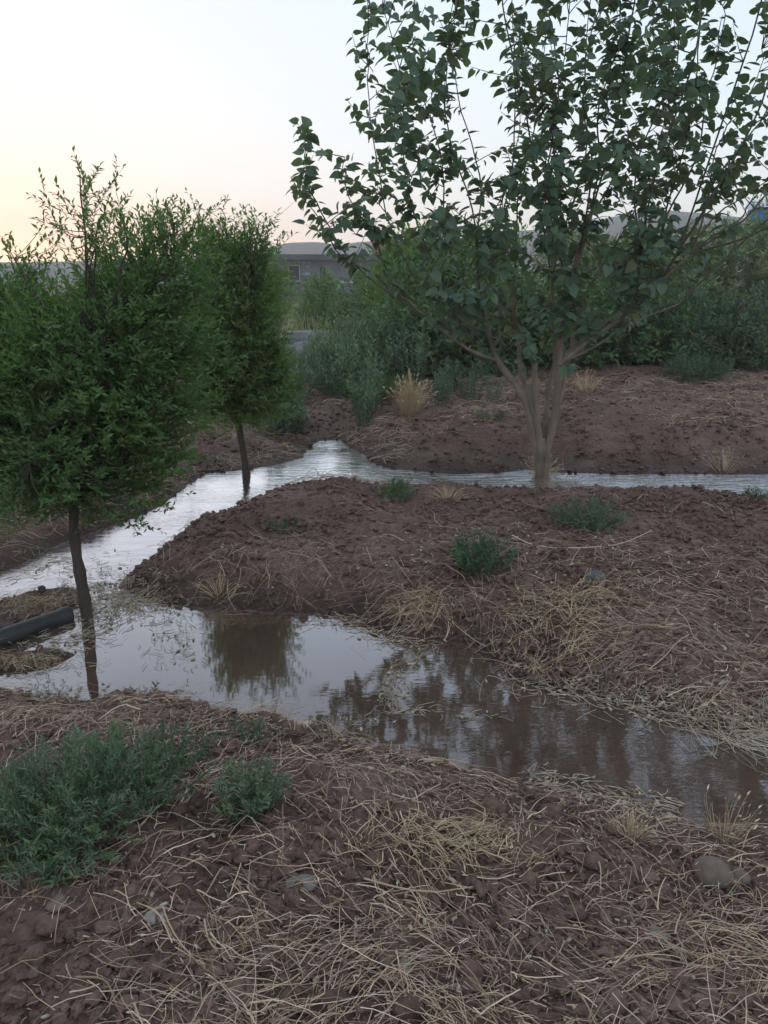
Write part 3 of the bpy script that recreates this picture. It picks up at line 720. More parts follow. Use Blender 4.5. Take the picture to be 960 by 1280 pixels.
for i in range(78):
    px, py = rng.uniform(335, 520), rng.uniform(462, 524)
    if px > 470 and py > 496: py -= 32
    if 375 < px < 450 and py > 494: py -= 30
    b = at_z(px, py, 0.22); b[2] = gz(b[0], b[1])
    hh = rng.uniform(.42, .68) if px < 425 else rng.uniform(.6, 1.0)
    hh *= 1.35 - 0.7 * (py - 462) / 62
    weed('tall_weed', WL, b, hh, rng.uniform(.16, .28), 13, .068, .42, 16, M['greyweed'], 'tall weeds left of the blond grass', lean=.2)
WL2 = 'tall weed in the strip at the foot of the hedge left of the stems'
for i in range(14):
    px, py = rng.uniform(540, 640), rng.uniform(486, 506)
    b = at_z(px, py, 0.26); b[2] = gz(b[0], b[1])
    weed('tall_weed', WL2, b, rng.uniform(.3, .5), rng.uniform(.12, .2), 12, .045, .28, 14, M['greyweed'], 'weeds at the foot of the hedge', lean=.2)
WL3 = 'small weed under the second tree crown on the far left bank'
for i in range(12):
    px, py = rng.uniform(225, 345), rng.uniform(512, 530)
    b = at_z(px, py, 0.2); b[2] = gz(b[0], b[1])
    weed('small_weed', WL3, b, rng.uniform(.12, .3), rng.uniform(.12, .2), 12, .04, .28, 12, M['weed'], 'weeds on the far left bank', lean=.2)

# ---- weeds on the island mound and the near bank
def weed_at(px, py, label, h, sp, n, L, W=.2, k=14, mat='weed', lean=.5):
    return weed('green_weed', label, at_g(px, py), h, sp, n, L, W, k, M[mat], None, 'weed', lean)
weed_at(600, 715, 'bright bushy green weed in the middle of the mound', .24, .20, 60, .034, .24, 24)
weed_at(735, 660, 'wide low feathery weed on the mound right of the middle', .20, .30, 90, .030, .18, 26, 'greyweed')
weed_at(495, 622, 'small dense green weed at the back edge of the mound', .15, .17, 38, .036, .22, 14)
weed_at(360, 662, 'sparse flat green weed on the left slope of the mound', .06, .18, 22, .035, .18, 10)
weed_at(612, 525, 'low green weed on the far soil left of the tree stems', .12, .2, 26, .04, .2, 12)
weed_at(940, 626, 'tiny green weed at the right end of the back channel', .10, .12, 16, .035, .2, 9)
weed_at(95, 1020, 'large spreading grey-green weed in the near left corner', .21, .36, 165, .024, .16, 40, 'greyweed', lean=.6)
weed_at(175, 985, 'tufted green weed joining the right side of the large left weed', .19, .24, 62, .024, .16, 34)
weed_at(30, 1045, 'dark green weed at the left edge of the near bank', .19, .24, 62, .024, .16, 34)
weed_at(315, 1015, 'upright grey-green weed between straw near the left pool edge', .16, .13, 60, .024, .17, 28, 'greyweed', lean=.3)
weed_at(305, 930, 'small green weed at the near edge of the pool', .09, .12, 22, .03, .2, 10)
weed_at(65, 1085, 'short green weed sprouting below the large left weed', .10, .12, 26, .035, .18, 12)
weed_at(235, 940, 'thin green weed among straw beside the pool', .10, .14, 20, .032, .18, 10)

# ---- dry grass tufts
def tuft(label, px, py, n, h, sp, mat='blond', r=.0013, lean=.6, ground_fn=True, heads=True):
    base = at_g(px, py); t = empty('dry_grass_tuft', base); tag(t, label, 'dry grass')
    a = rng.uniform(0, 2 * np.pi, n); q = rng.uniform(0, 1, n)
    s = base + np.stack([np.cos(a) * q * sp * .3, np.sin(a) * q * sp * .3, np.full(n, -.01)], -1)
    e = base + np.stack([np.cos(a) * q * sp, np.sin(a) * q * sp, h * (1 - lean * q) * rng.uniform(.5, 1.1, n)], -1)
    p = bend(s, e, np.stack([np.zeros(n), np.zeros(n), h * .25 * np.ones(n)], -1) + rng.normal(size=(n, 3)) * h * .08, 6)
    mk('blades', [tubes(p, np.linspace(1, .45, 6)[None] * r, 3)], M[mat], t, base=base)['kind'] = 'stuff'
    if heads:
        ax = unit(p[:, -1] - p[:, -2]); m_ = rng.uniform(size=n) < .6
        mk('seed_heads', [leaf_mesh(p[m_, -1], ax[m_], rdir(m_.sum()), h * .14, h * .035, LANCE)], M[mat], t, base=base)['kind'] = 'stuff'
tuft('tall blond dry grass clump in front of the weeds at the back', 512, 518, 240, .46, .30, r=.0024, lean=.3)
tuft('pale dry grass tuft on the far soil right of the stems', 733, 488, 70, .26, .28, r=.0024, lean=.4)
tuft('dry grass around the foot of the tall tree trunk', 677, 606, 160, .30, .20, r=.0016, lean=.4)
tuft('short dry grass tuft on the far bank at the right', 905, 588, 50, .22, .28, r=.0016)
tuft('straw-coloured grass tuft on the near bank edge at right', 788, 1050, 90, .10, .10, r=.0009)
tuft('upright dry stems at the pool edge above the brown stone', 905, 1052, 34, .17, .12, r=.0009, lean=.3)
tuft('thin dry stems standing in the pool beside the near trunk', 158, 735, 16, .16, .10, r=.0011, lean=.3)
tuft('dry grass tuft on the crest of the mound left of the trunk', 560, 622, 50, .10, .22, r=.0014)
tuft('dry grass leaning over the pool from the mound side', 275, 742, 60, .12, .22, r=.0012)
tuft('lone dry stalks at the near pool edge in the middle', 420, 925, 14, .13, .10, r=.0009, lean=.3)

# ================================================================ STRAW, CLODS, STONES
def strands(n, x0, x1, y0, y1, lmin, lmax, rmin, rmax, dens, lift=.012, P=6, curl=.5, zfun=None, pow_=1.6):
    """n dry stalks draped on the ground; dens(x,y) in 0..1 keeps the clumps"""
    out = []; got = 0
    while got < n:
        u = rng.uniform(0, 1, n)
        y = (y0 ** (-pow_ + 1) + u * (y1 ** (-pow_ + 1) - y0 ** (-pow_ + 1))) ** (1 / (-pow_ + 1))
        x = rng.uniform(x0, x1, n)
        k = rng.uniform(0, 1, n) < dens(x, y)
        out.append(np.stack([x[k], y[k]], -1)); got += k.sum()
    c = np.concatenate(out)[:n]
    L = rng.uniform(0, 1, n) ** 2.2 * (lmax - lmin) + lmin
    base_a = 3.1 * fbm(c[:, 0] * 1.6, c[:, 1] * 1.6, 77, 2)
    a = np.where(rng.uniform(size=n) < .55, base_a + rng.normal(size=n) * .5, rng.uniform(0, 2 * np.pi, n))
    cv = rng.normal(size=n) * curl
    t = np.linspace(-.5, .5, P)[None]
    ang = a[:, None] + cv[:, None] * t * 2
    stp = L[:, None] / (P - 1)
    kink = (rng.uniform(size=(n, 1)) < .3) * rng.normal(size=(n, 1)) * .8      # some stalks are snapped
    ang = ang + kink * (t > rng.uniform(-.3, .3, (n, 1)))
    xx = np.cumsum(np.cos(ang) * stp, 1); yy = np.cumsum(np.sin(ang) * stp, 1)
    xx += c[:, :1] - xx.mean(1, keepdims=True); yy += c[:, 1:] - yy.mean(1, keepdims=True)
    z = ground(xx, yy) if zfun is None else zfun(xx, yy)
    z = np.maximum(z, 0.003)
    mean = z.mean(1, keepdims=True)
    z = np.maximum(z, z * .4 + mean * .6)
    tilt = rng.normal(size=(n, 1)) * .06 * L[:, None]
    arch = np.abs(rng.normal(size=(n, 1))) * .08 * L[:, None]
    z = z + .003 + np.abs(rng.normal(size=(n, 1))) * lift + arch * (1 - (2 * t) ** 2) + np.abs(tilt) + tilt * 2 * t
    r = (rng.uniform(0, 1, n) ** 2 * (rmax - rmin) + rmin)[:, None] * np.linspace(1, .6, P)[None]
    return np.stack([xx, yy, z], -1), r
def wd(x, y): return water_d(np.stack([x, y], -1))
def near_dens(x, y):
    cl = sstep(-.35, .35, fbm(x * 2.2, y * 2.2, 55, 3))
    corner = 1 - .8 * sstep(-.25, -.75, x) * sstep(1.75, 1.45, y)
    return np.clip((.42 + .58 * cl) * corner, 0, 1) * (wd(x, y) > -.02)
def mound_dens(x, y):
    cl = sstep(-.15, .4, fbm(x * 1.3, y * 1.3, 56, 3))
    front = .25 + .75 * sstep(5.2, 4.2, y)
    return np.clip(.10 + .9 * cl, 0, 1) * front * (wd(x, y) > -.03)
def far_dens(x, y):
    cl = sstep(-.1, .4, fbm(x * .9, y * 1.2, 57, 3))
    slope = np.where(x > 0.3, sstep(.5, 1.4, wd(x, y)), 1.0)
    return np.clip(.08 + .9 * cl, 0, 1) * slope * (wd(x, y) > .03)
p, r = strands(6000, -1.7, 1.7, .85, 3.2, .008, .06, .0005, .0014, near_dens, .010, 4, .3)
tag(mk('straw_chaff', [ribbons(p, r * 1.3)], M['straw']), 'short broken bits of straw over the near bank', 'straw', kind='stuff')
p, r = strands(11000, -1.7, 1.7, .85, 3.2, .015, .20, .0005, .0015, near_dens, .012, 7, .14)
nb = len(p) // 2
tag(mk('straw_litter', [tubes(p[:nb], r[:nb], 4), ribbons(p[nb:], r[nb:] * 1.35)], M['straw']), 'loose dry straw strewn over the near bank', 'straw', kind='stuff')
p, r = strands(5400, -2.6, 4.0, 2.7, 6.4, .02, .25, .0005, .0014, mound_dens, .014, 6, .18, pow_=1.3)
nb = len(p) // 2
tag(mk('straw_litter', [tubes(p[:nb], r[:nb], 3), ribbons(p[nb:], r[nb:] * 1.3)], M['straw']), 'dry straw lying in clumps over the mound between the waters', 'straw', kind='stuff')
p, r = strands(8000, -6, 7, 6.3, 12.5, .06, .38, .0015, .0036, far_dens, .015, 5, .6, pow_=1.2)
tag(mk('straw_litter', [tubes(p, r, 3)], M['straw']), 'dry straw scattered over the far soil below the hedge', 'straw', kind='stuff')
p, r = strands(1800, -5, -.9, 4.6, 9.0, .05, .34, .0012, .003, lambda x, y: .9 * (wd(x, y) > .02) * sstep(-1.4, -1.8, x + .22 * (y - 6)), .015, 5, .6, pow_=1.2)
tag(mk('straw_litter', [tubes(p, r, 3)], M['straw']), 'dry straw on the far left bank behind the near tree', 'straw', kind='stuff')
def heap(label, px, py, n, rx, ry, hgt, lmax=.34, mat='yellow_straw'):
    c = at_g(px, py)
    dens = lambda x, y: np.exp(-(((x - c[0]) / rx) ** 2 + ((y - c[1]) / ry) ** 2) * 1.4)
    zf = lambda x, y: np.maximum(ground(x, y), 0) + hgt * np.exp(-(((x - c[0]) / rx) ** 2 + ((y - c[1]) / ry) ** 2) * 1.6)
    p, r = strands(n, c[0] - rx * 1.6, c[0] + rx * 1.6, max(.6, c[1] - ry * 1.6), c[1] + ry * 1.6, .04, lmax * .75, .0006, .0014, dens, hgt * .5, 6, .22, zf, 1.01)
    nb = len(p) // 2
    tag(mk('straw_heap', [tubes(p[:nb], r[:nb], 3), ribbons(p[nb:], r[nb:] * 1.3)], M[mat]), label, 'straw', kind='stuff')
heap('thick yellow straw heap on the mound slope above the dark pool', 712, 768, 620, .40, .34, .05)
heap('tangled straw on the left front slope of the mound', 335, 705, 420, .55, .30, .03, mat='straw')
heap('yellowish straw at the mound foot above the pool middle', 520, 768, 200, .22, .14, .03)
heap('straw mat on the low spit beside the black pipe', 45, 752, 520, .36, .14, .006, .16)
heap('straw mat on mud below the black pipe', 25, 828, 300, .26, .09, .005, .13)
heap('straw pile on the right slope of the mound', 900, 750, 220, .6, .4, .02, mat='straw')
heap('tangled straw on the near left bank beside the pool', 60, 905, 420, .5, .16, .02, .22, 'straw')
heap('yellow straw clump in the middle of the near bank', 560, 1060, 360, .26, .14, .02, .2)
heap('matted straw where the near bank meets the right edge', 900, 1180, 300, .3, .22, .02, .3, 'straw')
def floating(label, pts, n, width, lmax=.2, mat='wet_straw', husks=0):
    """straw drifting on the water along a line"""
    q = at_z(*np.array(pts, float).T); path = smooth_path(q, 60)
    i = rng.integers(0, 60, n); c = path[i] + np.concatenate([rng.normal(size=(n, 2)) * width, np.zeros((n, 1))], 1)
    tan = np.gradient(path, axis=0)[i]; a = np.arctan2(tan[:, 1], tan[:, 0]) + rng.normal(size=n) * .55
    L = rng.uniform(.02, lmax, n); t = np.linspace(-.5, .5, 5)[None]
    an = a[:, None] + rng.normal(size=(n, 1)) * .5 * t * 2
    xx = c[:, :1] + np.cumsum(np.cos(an) * L[:, None] / 5, 1); yy = c[:, 1:2] + np.cumsum(np.sin(an) * L[:, None] / 5, 1)
    z = np.full_like(xx, .002) + rng.uniform(0, .012, (n, 1))
    z = np.maximum(z, ground(xx, yy) + .002)
    pr = [tubes(np.stack([xx, yy, z], -1), rng.uniform(.0007, .0019, (n, 1)) * np.ones((1, 5)), 3)]
    if husks:
        j = rng.integers(0, n, husks); hp = np.stack([xx[j, 2], yy[j, 2], z[j, 2] + .004], -1) + rng.normal(size=(husks, 3)) * np.array([.03, .03, 0])
        hp[:, 2] = np.maximum(.004, ground(hp[:, 0], hp[:, 1]) + .003)
        pr.append(ell(hp, rng.uniform(.005, .010, husks), 1.6))
    tag(mk('floating_straw', pr, M[mat]), label, 'straw', kind='stuff')
# low-poly lumps
def ico(sub):
    import bmesh
    bm = bmesh.new(); bmesh.ops.create_icosphere(bm, subdivisions=sub, radius=1.0)
    V = np.array([v.co[:] for v in bm.verts]); F = np.array([[v.index for v in f.verts] for f in bm.faces]); bm.free(); return V, F
I1, I2, I3 = ico(1), ico(2), ico(3)
def lumps(pos, rad, tpl, squash=.75, rough=.22):
    V, F = tpl; n = len(pos)
    q = rng.normal(size=(n, 3, 3)); q, _ = np.linalg.qr(q)
    Vr = np.einsum('vj,njk->nvk', V, q)
    ph = rng.uniform(0, 6.28, (n, 1, 3)); fr = rng.uniform(1.5, 3.2, (n, 1, 3))
    bumpy = 1 + rough * np.sin(Vr * fr * 1.6 + ph).sum(-1) / 1.7 + rough * .25 * rng.normal(size=Vr.shape[:2])
    sc = np.stack([rng.uniform(.8, 1.25, n), rng.uniform(.8, 1.25, n), np.full(n, squash)], -1)
    W = Vr * bumpy[..., None] * sc[:, None] * np.asarray(rad)[:, None, None] + pos[:, None]
    return W.reshape(-1, 3), (F[None] + (np.arange(n) * len(V))[:, None, None]).reshape(-1, 3)
def ell(pos, rad, stretch):
    V, F = I1; n = len(pos); a = rng.uniform(0, 6.28, n)
    ca, sa = np.cos(a)[:, None], np.sin(a)[:, None]
    x = V[None, :, 0] * stretch; y = V[None, :, 1] * .75; z = V[None, :, 2] * .7 + V[None, :, 0] * rng.uniform(-.5, .5, (n, 1))
    W = np.stack([x * ca - y * sa, x * sa + y * ca, z], -1) * np.asarray(rad)[:, None, None] + pos[:, None]
    return W.reshape(-1, 3), (F[None] + (np.arange(n) * len(V))[:, None, None]).reshape(-1, 3)
floating('pale straw raft drifting in the middle of the pool', [(540, 805), (505, 830), (490, 855), (492, 880)], 170, .028, .11, husks=20)
floating('wide mat of pale straw floating by the right shore', [(640, 846), (720, 862), (800, 880), (870, 895), (960, 895)], 430, .075, .17, husks=120)
floating('long bleached stalks floating at the right edge of the pool', [(850, 888), (890, 912), (925, 922), (965, 915)], 170, .045, .32, husks=10)
floating('straw scum between the near trunk and the pipe', [(60, 800), (110, 795), (150, 760), (190, 745)], 520, .10, .09, husks=50)
floating('straw scum on the shallows left of the mound tip', [(95, 735), (130, 742), (165, 748), (120, 765)], 420, .09, .09, husks=40)
floating('straw scum round the foot of the mound at left', [(160, 745), (200, 760), (215, 790), (212, 830)], 200, .07, .10, husks=20)
floating('thin line of straw drifting across the dark water', [(430, 915), (500, 890), (560, 893), (620, 900)], 50, .014, .10, husks=8)
floating('dry bits washed against the near edge at right', [(660, 975), (720, 985), (790, 1005), (830, 1015)], 170, .045, .09, husks=40)
floating('bits of straw on the water along the mound foot', [(400, 772), (450, 785), (480, 800), (530, 808)], 120, .04, .10, husks=14)
floating('straw caught on the shallow edge of the left channel', [(20, 720), (60, 705), (110, 715), (120, 735)], 220, .12, .12, husks=14)
floating('straw in the back channel round the tree foot', [(650, 600), (680, 606), (700, 602)], 120, .10, .2)

def scatter(n, x0, x1, y0, y1, dens, pow_=1.6):
    out = []; got = 0
    while got < n:
        u = rng.uniform(0, 1, n); e = -pow_ + 1
        y = (y0 ** e + u * (y1 ** e - y0 ** e)) ** (1 / e); x = rng.uniform(x0, x1, n)
        k = rng.uniform(0, 1, n) < dens(x, y); out.append(np.stack([x[k], y[k]], -1)); got += k.sum()
    c = np.concatenate(out)[:n]
    return np.concatenate([c, ground(c[:, 0], c[:, 1])[:, None]], 1)
def clods(label, n, x0, x1, y0, y1, r0, r1, dens, tpl, pow_=1.6):
    c = scatter(n, x0, x1, y0, y1, dens, pow_); rad = r0 * (r1 / r0) ** (rng.uniform(0, 1, n) ** 2.0)
    c[:, 2] += rad * .42
    tag(mk('soil_clods', [lumps(c, rad, tpl, .8, .38)], M['clod'], None, False), label, 'soil clods', kind='stuff')
dry = lambda x, y: (wd(x, y) > .015) * (.25 + .75 * sstep(-.3, .3, fbm(x * 1.9, y * 1.9, 91, 3)))
clods('crumbled soil crumbs over the near bank', 15000, -1.7, 1.7, .85, 3.2, .003, .009, dry, I1)
clods('rounded soil clods over the near bank', 4200, -1.7, 1.7, .85, 3.2, .007, .022, dry, I2)
clods('soil clods over the mound between the waters', 11000, -2.2, 4.0, 2.8, 6.4, .006, .028, dry, I1, 1.3)
clods('soil clods on the far banks', 6000, -5, 7, 6.5, 11.5, .010, .032, dry, I1, 1.2)
hp = scatter(420, -1.6, 1.6, .9, 3.0, near_dens); hp[:, 2] += .007
tag(mk('seed_husks', [ell(hp, rng.uniform(.0035, .0085, len(hp)), 1.7)], M['husk']), 'pale dry seed husks strewn among the near straw', 'husks', kind='stuff')
hp = scatter(260, -1.5, 3.0, 2.9, 5.5, mound_dens); hp[:, 2] += .007
tag(mk('seed_husks', [ell(hp, rng.uniform(.005, .011, len(hp)), 1.6)], M['husk']), 'pale dry seed husks strewn over the mound', 'husks', kind='stuff')

def stone(name, label, cat, px, py, wpx, mat, squash=.6, sink=.25, rough=.12, group=None):
    c = at_g(px, py); s = np.linalg.norm(c - np.array([0, 0, CAM_H])) / FPX; r = wpx * s / 2
    o = mk(name, [lumps(np.zeros((1, 3)), [r], I3, squash, rough)], M[mat]); o.location = (c[0], c[1], c[2] + r * squash * (1 - 2 * sink) * .6)
    tag(o, label, cat, group)
stone('stone', 'largest smooth brown stone near the right edge of the near bank', 'stone', 893, 1093, 34, 'stone', .8, .3, .12)
stone('stone', 'low brown stone against the right side of the largest stone', 'stone', 925, 1098, 24, 'stone', .6, .3, .10)
stone('stone', 'flat grey stone among straw left of the middle near bank', 'stone', 377, 1107, 27, 'bluestone', .5, .35, .22)
stone('stone', 'pale pinkish stone near the large left weed', 'stone', 194, 1147, 20, 'palestone', .7, .35, .22)
stone('stone', 'blue-grey stone near the bottom middle', 'stone', 506, 1214, 20, 'bluestone', .7, .35, .22)
stone('stone', 'blue-grey flat stone among clods at lower right', 'stone', 822, 1170, 22, 'bluestone', .55, .35, .22)
stone('stone', 'dark grey stone on the mound right of the bright weed', 'stone', 742, 722, 24, 'darkstone', .6, .35, .22)
stone('stone', 'small dark rock at the left of the near bank below the weed', 'stone', 72, 1133, 20, 'stone', .7, .35, .22)
CL = 'big round dark brown clod lying among the straw of the near bank'
for px, py, w in [(614, 1012, 30), (574, 1042, 28), (690, 1020, 26), (665, 1105, 26), (540, 1130, 20), (470, 1080, 24), (740, 1080, 22), (812, 1100, 22), (430, 1145, 22), (660, 1215, 28),
                  (590, 1215, 26), (420, 1255, 34), (510, 1262, 30), (295, 1245, 28), (770, 1255, 28), (880, 1225, 26), (940, 1255, 26), (150, 1200, 20), (45, 1195, 22), (250, 1130, 20), (345, 1135, 22), (720, 1140, 20), (355, 1000, 20), (395, 965, 22), (60, 1160, 22), (115, 1135, 18)]:
    stone('soil_clod', CL, 'soil clod', px, py, w, 'clod', .8, .3, .16, 'big clods on the near bank')

def stalk(label, pts, r=.0022, lift=.008):
    q = []
    for px, py in pts:
        g_ = at_g(px, py); g_[2] += lift; q.append(g_)
    p = smooth_path(q, 20); p[:, 2] = np.maximum(p[:, 2], ground(p[:, 0], p[:, 1]) + r)
    o = mk('dry_stalk', [tubes(p[None], np.linspace(r, r * .55, 20)[None], 6)], M['straw'], base=p[0]); tag(o, label, 'stalk')
stalk('long pale stalk curving across the middle of the near bank', [(455, 1105), (500, 1117), (540, 1122), (580, 1117), (622, 1111)], .0032, .018)
stalk('thin curved stalk running down from the left weed', [(153, 1085), (162, 1137), (184, 1164), (203, 1196)], .0022, .014)
stalk('bent pale stalk at the lower left of the near bank', [(256, 1155), (262, 1181), (284, 1207), (310, 1222)], .0030, .014)
stalk('kinked white stalk at the bottom left corner', [(96, 1227), (131, 1231), (145, 1258), (155, 1279)], .0030, .014)
stalk('long straight stalk slanting to the lower right', [(680, 1154), (727, 1189), (773, 1224), (843, 1262)], .0024, .018)
stalk('bent pale stalk reaching over the pool edge at right', [(773, 1030), (797, 1007), (829, 997)], .0026, .02)
stalk('straight stalk pointing up right at the lower right', [(779, 1207), (837, 1193), (880, 1168)], .0024, .02)
stalk('pale stalk lying across the mound right of the bright weed', [(640, 672), (665, 684), (700, 688), (770, 684), (815, 666)], .0034, .016)
stalk('long thin stalk crossing the lower left straw', [(170, 1232), (240, 1205), (330, 1185), (420, 1150)], .0024, .018)
stalk('stalk leaning across straw at the left of the near bank', [(180, 1225), (205, 1185), (240, 1150), (262, 1130)], .0020, .016)

# ================================================================ BLACK PIPE
pa_, pb_ = at_z(-60, 822, .03), at_z(86, 768, .02)
pip = empty('black_pipe', pb_); tag(pip, 'black rubber pipe end lying half in water at left beside the near trunk', 'pipe')
pth = smooth_path([pa_, pa_ * .6 + pb_ * .4 + np.array([0, 0, .006]), pb_], 24)
prof = np.full(24, .046); V1, F1 = tubes(pth[None], prof[None], 24); V2, F2 = tubes(pth[None], (prof - .007)[None], 24)
n0 = len(V1); ring = np.arange(24); e0 = 23 * 24
capF = np.stack([e0 + ring, e0 + np.roll(ring, -1), n0 + e0 + np.roll(ring, -1), n0 + e0 + ring], -1)
mk('wall', [(np.vstack([V1, V2]), np.vstack([F1, F2[:, ::-1] + n0, capF]))], M['rubber'], pip, base=pb_)
rim = smooth_path([pb_ - unit(pb_ - pa_) * .03, pb_ + unit(pb_ - pa_) * .002], 4)
V1, F1 = tubes(rim[None], np.array([[.047, .0485, .0485, .0478]]), 24)
mk('rim', [(V1, F1)], M['rubber'], pip, base=pb_)

# ================================================================ FAR BUILT THINGS
def box(x0, x1, y0, y1, z0, z1):
    V = np.array([(x, y, z) for z in (z0, z1) for y in (y0, y1) for x in (x0, x1)], float)
    F = np.array([(0, 2, 3, 1), (4, 5, 7, 6), (0, 1, 5, 4), (2, 6, 7, 3), (0, 4, 6, 2), (1, 3, 7, 5)])
    return V, F
HY = 55.0
def hx(px): return float(at_y(px, 345, HY)[0])
def hz(py): return float(at_y(480, py, HY)[2])
gh = gz(0, HY)
hb = np.array([hx(430), HY, gh]); house = empty('stone_house', hb)
tag(house, 'low grey stone house with flat roof beyond the garden', 'house')
W0, W1, ztop = hx(300), hx(560), hz(325)
def hp_(name, parts, mat, parent=house, base=hb): return mk(name, parts, M[mat], parent, False, base)
# wall built round its openings
op = [(hx(360), hx(375), hz(352), hz(331)), (hx(400), hx(407), gh, hz(334)), (hx(446), hx(462), hz(350), hz(333)), (hx(318), hx(332), hz(352), hz(332))]
op.sort(); wl_parts = []; cur = W0
for a, b_, z0, z1 in op:
    wl_parts.append(box(cur, a, HY, HY + .35, gh - .2, ztop)); wl_parts.append(box(a, b_, HY, HY + .35, z1, ztop))
    if z0 > gh + .1: wl_parts.append(box(a, b_, HY, HY + .35, gh - .2, z0))
    cur = b_
wl_parts.append(box(cur, W1, HY, HY + .35, gh - .2, ztop))
wl_parts += [box(W0, W0 + .35, HY + .352, HY + 7, gh - .2, ztop), box(W1 - .35, W1, HY + .352, HY + 7, gh - .2, ztop), box(W0, W1, HY + 7.002, HY + 7.3, gh - .2, ztop)]
hp_('wall', wl_parts, 'housewall')
hp_('roof', [box(W0 - .35, W1 + .35, HY - .45, HY + 7.6, ztop + .003, hz(318))], 'slab')
for i, (a, b_, z0, z1) in enumerate(op):
    if z0 <= gh + .1:
        d_ = hp_('door', [box(a + .02, b_ - .02, HY + .2, HY + .26, gh, z1 - .02)], 'dark')
    else:
        w_ = hp_('window', [box(a + .003, a + .07, HY + .12, HY + .22, z0 + .003, z1 - .003), box(b_ - .07, b_ - .003, HY + .12, HY + .22, z0 + .003, z1 - .003),
                            box(a + .073, b_ - .073, HY + .12, HY + .22, z1 - .07, z1 - .003), box(a + .073, b_ - .073, HY + .12, HY + .22, z0 + .003, z0 + .07)], 'metal')
        hp_('pane', [box(a + .073, b_ - .073, HY + .15, HY + .17, z0 + .073, z1 - .073)], 'dark', w_)
        hp_('sill', [box(a - .06, b_ + .06, HY - .1, HY + .1, z0 - .08, z0 - .003)], 'slab', w_)
# rough stone piers and courses, each stone its own
stone_boxes = [make_mesh('stone_block', [(box(-.5, .5, -.5, .5, -.5, .5)[0] * (1 + .10 * rng.normal(size=(8, 3))), box(0, 1, 0, 1, 0, 1)[1])], M['block'], False) for _ in range(5)]
def courses(px0, px1, z0, z1, nx, nz):
    dx, dz = (hx(px1) - hx(px0)) / nx, (z1 - z0) / nz
    for j in range(nz):
        for i in range(nx):
            o = bpy.data.objects.new('stone_block', stone_boxes[rng.integers(5)]); COL.objects.link(o); o.parent = house
            o.location = (hx(px0) + (i + .5 + .25 * (j % 2)) * dx - hb[0], -.06, z0 + (j + .5) * dz - hb[2]); o.scale = (dx * .92, .2, dz * .8)
courses(334, 358, gh, hz(326), 3, 10); courses(376, 388, gh, hz(326), 2, 10); courses(408, 445, gh, hz(350), 5, 5); courses(463, 482, gh, hz(327), 3, 9)
rm = hp_('roof_room', [box(hx(465), hx(491), HY + 1, HY + 3.2, hz(318) + .003, hz(297))], 'brick'); rm['label'] = 'red brick room on the roof'
hp_('roof_slab', [box(hx(463), hx(493), HY + .8, HY + 3.4, hz(297) + .003, hz(294.5))], 'brick', rm)
# yard gate in front of the house
GYY = 44.0
def gxp(px): return float(at_y(px, 345, GYY)[0])
def gzp(py): return float(at_y(480, py, GYY)[2])
gg = gz(-2, GYY); gb = np.array([gxp(436), GYY, gg]); gate = empty('yard_gate', gb); tag(gate, 'pale metal yard gate with grey sheet in front of the house', 'gate')
for px in (423, 449, 458):
    mk('post', [box(gxp(px) - .05, gxp(px) + .05, GYY - .05, GYY + .05, gg - .1, gzp(351))], M['metal'], gate, False, gb)
mk('rail', [box(gxp(423) + .052, gxp(449) - .052, GYY - .03, GYY + .03, gzp(353.5), gzp(352))], M['metal'], gate, False, gb)
mk('panel', [box(gxp(423) + .052, gxp(449) - .052, GYY - .015, GYY + .015, gg + .1, gzp(354))], M['housewall'], gate, False, gb)
# grey concrete slab and boulder behind the weeds
c = at_y(372, 424, 14.5); gy = gz(c[0], c[1])
V, F = box(-.55, .55, -.5, .5, 0, 1.0)
def slabby(name, label, px0, px1, ytop, Y, dep, cat, mat='concrete'):
    a, b_ = at_y(px0, ytop, Y), at_y(px1, ytop, Y); z0 = gz(a[0], Y) - .05
    import bmesh
    bm = bmesh.new(); bmesh.ops.create_cube(bm, size=1.0)
    bmesh.ops.scale(bm, vec=(b_[0] - a[0], dep, a[2] - z0), verts=bm.verts)
    bmesh.ops.bevel(bm, geom=bm.edges[:], offset=.07, segments=2, affect='EDGES')
    bmesh.ops.subdivide_edges(bm, edges=[e for e in bm.edges if e.calc_length() > .25], cuts=3, use_grid_fill=True)
    for v in bm.verts: v.co += Vector(rng.normal(size=3) * .012)
    me = bpy.data.meshes.new(name); bm.to_mesh(me); bm.free(); me.materials.append(M[mat])
    for p_ in me.polygons: p_.use_smooth = True
    o = bpy.data.objects.new(name, me); COL.objects.link(o); o.location = ((a[0] + b_[0]) / 2, Y + dep / 2, (a[2] + z0) / 2)
    tag(o, label, cat); return o
o = slabby('concrete_block', 'long grey concrete block showing above the weeds below the house', 350, 412, 417, 14.5, .9, 'block')
stone('boulder', 'rounded grey boulder against the concrete block above the weeds', 'boulder', 392, 455, 60, 'concrete', .62, .1, .08)
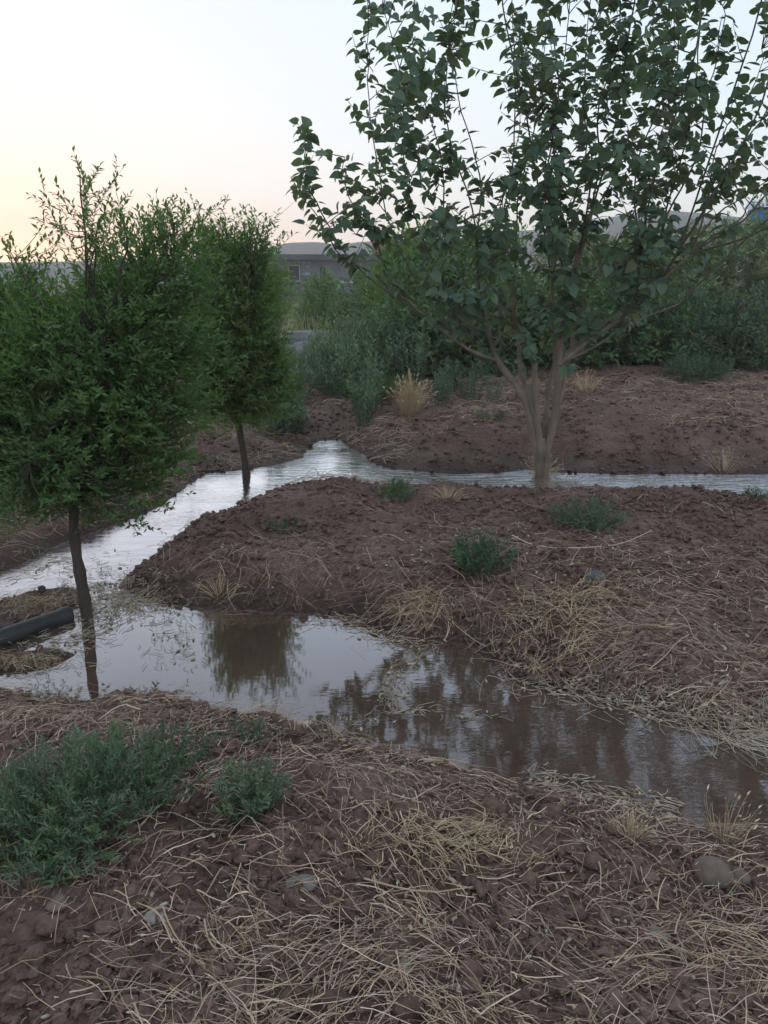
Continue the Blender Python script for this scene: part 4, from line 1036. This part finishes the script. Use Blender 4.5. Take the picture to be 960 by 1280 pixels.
# shed with pale sheet roof and blue band at right
SY = 24.0
a = at_y(935, 263, SY); z1 = a[2]; z0 = float(at_y(935, 277, SY)[2]); gs = gz(11, SY); sx0, sx1 = a[0], a[0] + 6
sb = np.array([sx0, SY, gs]); shed = empty('shed', sb); shed.rotation_euler.z = -math.atan2(sx0, SY) - R(3); tag(shed, 'shed with pale sheet roof and bright blue band above the hedge', 'shed')
mk('wall', [box(sx0 + .25, sx1 - .25, SY + .15, SY + 4, gs - .1, z0 - .003)], M['housewall'], shed, False, sb)
mk('fascia', [box(sx0, sx1, SY - .04, SY + .06, z0, z1)], M['bluepaint'], shed, False, sb)
n = 48; xs_ = np.linspace(sx0 - .12, sx1 + .3, n * 2); wv = .03 * np.sin(np.arange(n * 2) * np.pi / 2)
top = np.stack([xs_, np.full(n * 2, SY - .1), z1 + .04 + wv], -1); rid = np.stack([xs_, np.full(n * 2, SY + 2.2), z1 + .42 + wv], -1); bck = np.stack([xs_, np.full(n * 2, SY + 4.4), z1 + .04 + wv], -1)
V = np.concatenate([top, rid, bck]); i_ = np.arange(n * 2 - 1)
F = np.concatenate([np.stack([i_, i_ + 1, i_ + 1 + n * 2, i_ + n * 2], -1), np.stack([i_ + n * 2, i_ + 1 + n * 2, i_ + 1 + n * 4, i_ + n * 4], -1)])
mk('roof', [(V, F), (V - np.array([0, 0, .015]), F[:, ::-1])], M['sheet'], shed, False, sb)
# weathered stump in the hedge
sp_ = at_y(921, 462, 11.95); sp_[2] = gz(sp_[0], sp_[1]) - .03
p, tq = limb([sp_, sp_ + np.array([.0, 0, .35]), sp_ + np.array([-.02, .03, .75]), sp_ + np.array([-.05, .05, 1.1])], .07, .05, 14, 10, .008)
o = mk('tree_stump', [tq], M['bark'], base=sp_); tag(o, 'brown weathered trunk standing in the hedge at the right', 'trunk')
for i, (lab, pts) in enumerate([('pale broken branch lying in the hedge below the dark bush', [(880, 432), (893, 433), (906, 440)]), ('thin dead branch sticking out of the hedge foot', [(861, 412), (868, 420), (876, 426)])]):
    q = np.array([at_y(px, py, 11.5 - .1 * k) for k, (px, py) in enumerate(pts)])
    p, tq = limb(q, .010, .005, 10, 6, .004); o = mk('dead_branch', [tq], M['twig'], base=q[0]); tag(o, lab, 'branch')
# dry field grass far behind the block
n = 5000
gxx = rng.uniform(-14, 8, n); gyy = rng.uniform(15, 40, n); s = np.stack([gxx, gyy, ground(gxx, gyy, False) - .01], -1)
e = s + np.stack([rng.normal(size=n) * .12, rng.normal(size=n) * .12, rng.uniform(.25, .7, n)], -1)
M['fieldgrass'] = dry_mat('field_grass', [(.32, .33, .16), (.42, .40, .21), (.24, .29, .14), (.46, .41, .24)])
tag(mk('field_grass', [tubes(bend(s, e, np.zeros((n, 3)), 3), np.array([[.012, .008, .003]]), 3)], M['fieldgrass']), 'yellow-green tall grass between the weeds and the house', 'grass', kind='stuff')

# evening haze: one closed box of thin air round everything
m = bpy.data.materials.new('haze_air'); m.use_nodes = True; nt = m.node_tree
nt.nodes.remove(nt.nodes['Principled BSDF'])
pv = node(nt, 'ShaderNodeVolumePrincipled'); pv.inputs['Color'].default_value = (1, .97, .93, 1); pv.inputs['Density'].default_value = 0.0022; pv.inputs['Anisotropy'].default_value = 0.35
nt.links.new(pv.outputs[0], nt.nodes['Material Output'].inputs['Volume'])
hz_o = mk('haze', [box(-300, 300, -300, 300, -5.5, 20)], m, None, False); tag(hz_o, 'thin pale evening haze over the whole field', 'haze', kind='stuff')
